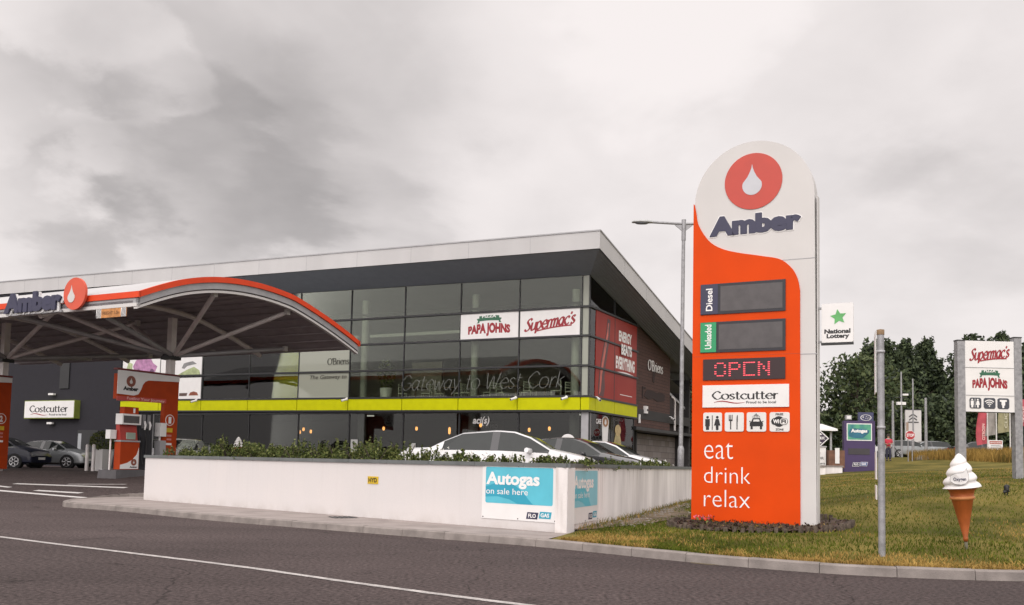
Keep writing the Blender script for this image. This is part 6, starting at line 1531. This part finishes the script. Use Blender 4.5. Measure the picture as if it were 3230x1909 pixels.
t = thing('dealer_board', 'small white notice board with a red strip on the grassy bank', 'sign', (32.2, 62.0, 2.2))
MB().box(0, .95, 0, .06, .52, 1.38).build('board', SIGNW, t)
for x in (.05, .85): MB().box(x, x + .06, .061, .12, -.2, 1.3).build('post', FRAME, t)
plate(t, 'red_strip', rect(.06, .88, 1.12, 1.32), mat('brick_red_print', (.38, .08, .05), .5), -.014, -.001); text(t, 'lettering', 'SERVICE CENTRE', TEXTW, .10, 1.17, .74, .09, bold=.02, d=.017)
for z in (.98, .84): plate(t, 'line_of_print', rect(.14, .82, z, z + .045), MATS['grey_print'], -.014, -.001)
# cars beyond the bank
car((34.0, 79.0, 2.55), R(8), CSIL, 'silver car parked left of the white totem foot, beyond the bank', 'hatch', 4.2, 1.75, 1.45)
car((36.3, 80.5, 2.55), R(188), CSIL, 'silver car at the foot of the white totem, half behind the bank', 'hatch', 4.2, 1.75, 1.5)
car((40.0, 79.0, 2.55), R(4), CBLK, 'black car beyond the bank, behind the left post of the logo board', 'saloon', 4.6, 1.8, 1.5)
car((43.6, 74.0, 2.5), R(205), CW, 'white car beyond the bank, beside the right post of the logo board', 'hatch', 4.3, 1.8, 1.6)
car((30.2, 79.5, 2.5), R(10), CW, 'white car beyond the bank, behind the person in red', 'hatch', 4.2, 1.75, 1.45)
# rubble heap by the person
t = thing('boulder', 'low grey brown boulder on the grass right of the person in red', 'rock', (26.9, 60.0, 1.75))
mb = MB(); mb.lathe([(0, .62), (.4, .58), (.75, .42), (.95, .2), (1.0, -.1)], 18, fx=lambda r, z, a: (r * (1.15 + .18 * math.sin(3 * a + z * 4) + .1 * math.sin(7 * a)), z * (1 + .15 * math.sin(2 * a)))); mb.build('rock', mat('boulder_stone', (.13, .115, .085), .95, vary=.35, vscale=3, bump=.6, bscale=8), t)

# ------------------------------------------------------------------ trees
def tree(name, label, x, y, z, h, r, leaves, n, size, trunk_h, lobes, group=None, spiky=0.0, gaps=1.0):
    t = thing(name, label, 'tree', (x, y, z), 0, group)
    mb = MB()
    for k in range(lobes):
        u = (k + .5) / lobes
        zz = trunk_h + (h - trunk_h) * (u ** .9)
        env = r * (math.sin(math.pi * (.12 + .80 * u)) ** .7) if not spiky else r * (1.04 - u) ** .75
        a = k * 2.4 + random.uniform(-.4, .4); q = env * random.uniform(.35, .8)
        lr = (r * .36 * random.uniform(.8, 1.25)) if not spiky else r * .40 * (1.15 - .7 * u)
        cards(mb, n // lobes, (q * math.cos(a), q * math.sin(a), zz - lr * .4), (lr, lr, lr * (.75 if not spiky else 1.2)), size, up=.2)
        if spiky and u > .35:
            for _ in range(2):
                bx, by = q * math.cos(a) + random.gauss(0, lr * .5), q * math.sin(a) + random.gauss(0, lr * .5)
                for j in range(7): cards(mb, 5, (bx + .05 * j, by, zz + lr * .4 + .15 * j), (.42 - .04 * j, .42 - .04 * j, .25), size * .8)
    mb.build('crown', leaves, t)
    tk = MB(); tk.tube([(0, 0, -.4), (.05, 0, h * .3), (-.05, .05, h * .62), (0, 0, h * .85)], [r * .085, r * .07, r * .045, r * .015], 9)
    tk.build('trunk', BARK, t)
    for k in range(7):
        a = k * 2.4; zz = trunk_h * .7 + (h - trunk_h) * .09 * k
        br = MB(); br.tube([(0, 0, zz), (r * .3 * math.cos(a), r * .3 * math.sin(a), zz + h * .08), (r * .7 * math.cos(a), r * .7 * math.sin(a), zz + h * .16)], [r * .035, r * .022, r * .006], 6); br.build('limb', BARK, t)
    return t
random.seed(21)
GT = 'trees beyond the far road'
tree('broadleaf_tree', 'open crowned broadleaf tree with sky showing through, behind the purple totem', 32.6, 86.5, 2.4, 9.7, 4.7, TREEL, 4800, .44, 2.8, 40, GT)
tree('copper_tree', 'dark copper leaved tree right beside the pillar edge', 28.4, 92, 2.4, 6.8, 3.6, PURL, 5200, .42, .4, 24, GT)
cf = [(38.5, 98, 12.6, 3.6, 'leftmost dark conifer, rising behind the broadleaf tree'), (42.0, 103, 13.2, 3.5, 'dark conifer second from the left in the conifer belt'), (45.2, 106, 13.9, 3.3, 'dark conifer third from the left in the conifer belt'), (48.6, 108, 14.4, 3.2, 'tallest dark conifer left of the dip in the tree line'),
      (51.6, 112, 12.2, 3.2, 'shorter dark conifer in the dip of the tree line'), (50.4, 101, 13.8, 3.3, 'tall dark conifer just left of the logo board'), (54.0, 101, 14.2, 3.4, 'dark conifer behind the logo board'), (58, 103, 13.5, 3.4, 'dark conifer behind the right post of the logo board'), (62, 105, 13.5, 3.5, 'rightmost dark conifer at the picture edge')]
for x, y, h, r_, lb in cf: tree('conifer', lb, x, y, 2.6, h * .93, r_ * 1.4, CONL, 9000, .55, .3, 60, GT, spiky=1.0)
bs = [(31.0, 84, 4.6, 3.0, 'dark bush mass behind the purple totem'), (34.8, 88, 6.2, 3.2, 'dark bushy tree behind the short mast'), (38.4, 90, 6.6, 3.2, 'dark bushy tree behind the white totem'), (42.0, 92, 7.0, 3.3, 'dark bushy tree right of the white totem'), (45.6, 92, 6.8, 3.3, 'dark bushy tree left of the flags'), (49.2, 92, 6.8, 3.3, 'dark bushy tree behind the flags'), (53.0, 92, 7.0, 3.4, 'dark bushy tree behind the right post of the board'),
      (21.5, 63, 3.6, 2.0, 'green bush behind the timber store and diamond sign'), (23.4, 66, 2.6, 1.7, 'low dark bush left of the person in red')]
for x, y, h, r_, lb in bs: tree('bushy_tree', lb, x, y + (4 if y > 80 else 0), 2.4 if y > 70 else 1.4, h, r_ * 1.1, CONL if y > 70 else TREEL, 5600, .46, .1, 34, GT)
tree('bushy_tree', 'dark tree seen between the shop and the orange pillar', 11.2, 60, .6, 8.2, 2.4, TREEL, 4600, .36, .4, 26, GT)
tree('bushy_tree', 'dark lower tree between the street lamp and the orange pillar', 12.6, 64, .6, 6.6, 2.6, TREEL, 4200, .38, .2, 24, GT)

# ------------------------------------------------------------------ grass
def blades(name, pts, hmin, hmax, wid, mats, pick, lean=.5):
    mb_v, mb_f, mb_m = [], [], []
    for x, y, z in pts:
        a = random.uniform(0, 6.283); h = random.uniform(hmin, hmax); w = wid * random.uniform(.7, 1.3)
        dx, dy = math.cos(a) * w, math.sin(a) * w; lx, ly = random.gauss(0, lean) * h, random.gauss(0, lean) * h
        o = len(mb_v)
        mb_v += [(x - dx, y - dy, z - .01), (x + dx, y + dy, z - .01), (x + dx * .6 + lx * .45, y + dy * .6 + ly * .45, z + h * .6), (x - dx * .6 + lx * .45, y - dy * .6 + ly * .45, z + h * .6), (x + lx, y + ly, z + h)]
        k = pick(x, y); mb_f += [(o, o + 1, o + 2, o + 3), (o + 3, o + 2, o + 4)]; mb_m += [k, k]
    me = bpy.data.meshes.new(name); me.from_pydata(mb_v, [], mb_f)
    for m_ in mats: me.materials.append(m_)
    me.polygons.foreach_set('material_index', mb_m); me.update()
    o = bpy.data.objects.new(name, me); C.objects.link(o); o['kind'] = 'stuff'
    return o
random.seed(3)
from mathutils import noise as mn
def pick_l(x, y):
    v = mn.noise((x * .5, y * .5, 0)) * .75 + mn.noise((x * 1.9, y * 1.9, 3)) * .45 + random.gauss(0, .18)
    # drier along the kerb and far up the slope
    edge = min((Vector((x, y)) - q).length for q in KQ)
    v += .75 * max(0, 1 - edge / 1.5) + .014 * max(0, y - 19) - .02
    return 0 if v < .14 else 1 if v < .40 else 2
KQ = [p for p in kc[::3] if p.x > -1]
nr, nc = len(LAWN), len(LAWN[0])
Zt = [[TL(p.x, p.y) for p in r] for r in LAWN[:46]]
pts = []
for _ in range(130000):
    v = random.random() ** 2.6 * 40; u = random.random() ** 1.2 * (nc - 26)
    j, i = int(v), int(u); fv, fu = v - j, u - i
    if j + 1 >= len(Zt): continue
    a = LAWN[j][i].lerp(LAWN[j][i + 1], fu); b = LAWN[j + 1][i].lerp(LAWN[j + 1][i + 1], fu); p = a.lerp(b, fv)
    px = p.x / max(p.y, 1)
    if px > .60 or p.y > 42 or side_w(p.x, p.y) < .35 + .85 * math.exp(-((p.y - 20.0) / 2.3) ** 2) + .35 * mn.noise((p.x * 1.7, p.y * 1.7, 2)): continue
    z = (Zt[j][i] * (1 - fu) + Zt[j][i + 1] * fu) * (1 - fv) + (Zt[j + 1][i] * (1 - fu) + Zt[j + 1][i + 1] * fu) * fv
    pts.append((p.x, p.y, z))
blades('grass', pts, .02, .062, .0075, GRASSM, pick_l, .55)
pts = []
for _ in range(42000):                                 # tall dry grass on the bank
    x = random.uniform(20.5, 50); y = random.uniform(49, 66)
    if x / y < .40 or x / y > .62: continue
    rr = x / y; edge = (67.0 if rr < .432 else 58.6 - 9.5 * sst(.44, .55, rr)) + .5 * math.sin(x * 1.3)
    if y < edge: continue
    pts.append((x, y, TL(x, y)))
def pick_t(x, y):
    v = mn.noise((x * .4, y * .4, 7)) + random.gauss(0, .35); return 0 if v < .28 else 1 if v < .75 else 2
blades('tall_dry_grass', pts, .30, .70, .020, DRYM, pick_t, .22)
# bare earth along the foot of the side wall
DIRT = mat('stony_dirt', (0.115, 0.088, 0.062), .95, spec=.1, vary=.3, vscale=3, bump=.7, bscale=18, fine=.4, fscale=38, col2=(.17, .13, .09))
rows = []
for j in range(5):
    rows.append([WB_ + SDIR * (.35 + 17.0 * k / 60) + SNR * (.012 + (.50 + .45 * abs(mn.noise((k * .21, 0, 1))) + .95 * max(0, 1 - abs(k - 14) / 14)) * j / 4 * min(1, .35 + k / 7)) for k in range(61)])
DB = rows
db = grid_mesh(rows, lambda x, y: TL(x, y) + .012 + .02 * max(0, mn.noise((x * 3, y * 3, 5))))
tag(db.build('bare_earth', DIRT), kind='structure')
# stones and dead stalks along the foot of the side wall
random.seed(9)
mb = MB()
for _ in range(420):
    s = random.random() ** .8 * 9 + 1.2; w = abs(random.gauss(.05, .45)) + .05
    p = WB_ + SDIR * s + SNR * w; r_ = random.uniform(.012, .045)
    z = TL(p.x, p.y)
    mb.lathe([(0, r_ * .9), (r_ * .8, r_ * .5), (r_, 0), (r_ * .8, -r_ * .4)], 6, (p.x, p.y, z), fx=lambda r, zz, a: (r * (1 + .25 * math.sin(2 * a + r_ * 900)), zz))
tag(mb.build('loose_stones', mat('stone_chips', (.20, .175, .15), .9, vary=.4, vscale=30)), kind='stuff')
pts = []
for _ in range(1100):
    s = random.random() * 12 + .4; w = abs(random.gauss(0, .22)) + .03; p = WB_ + SDIR * s + SNR * w; pts.append((p.x, p.y, TL(p.x, p.y)))
blades('weeds', pts, .03, .15, .006, GRASSM, lambda x, y: random.choice((0, 1, 1, 2, 2)), .4)
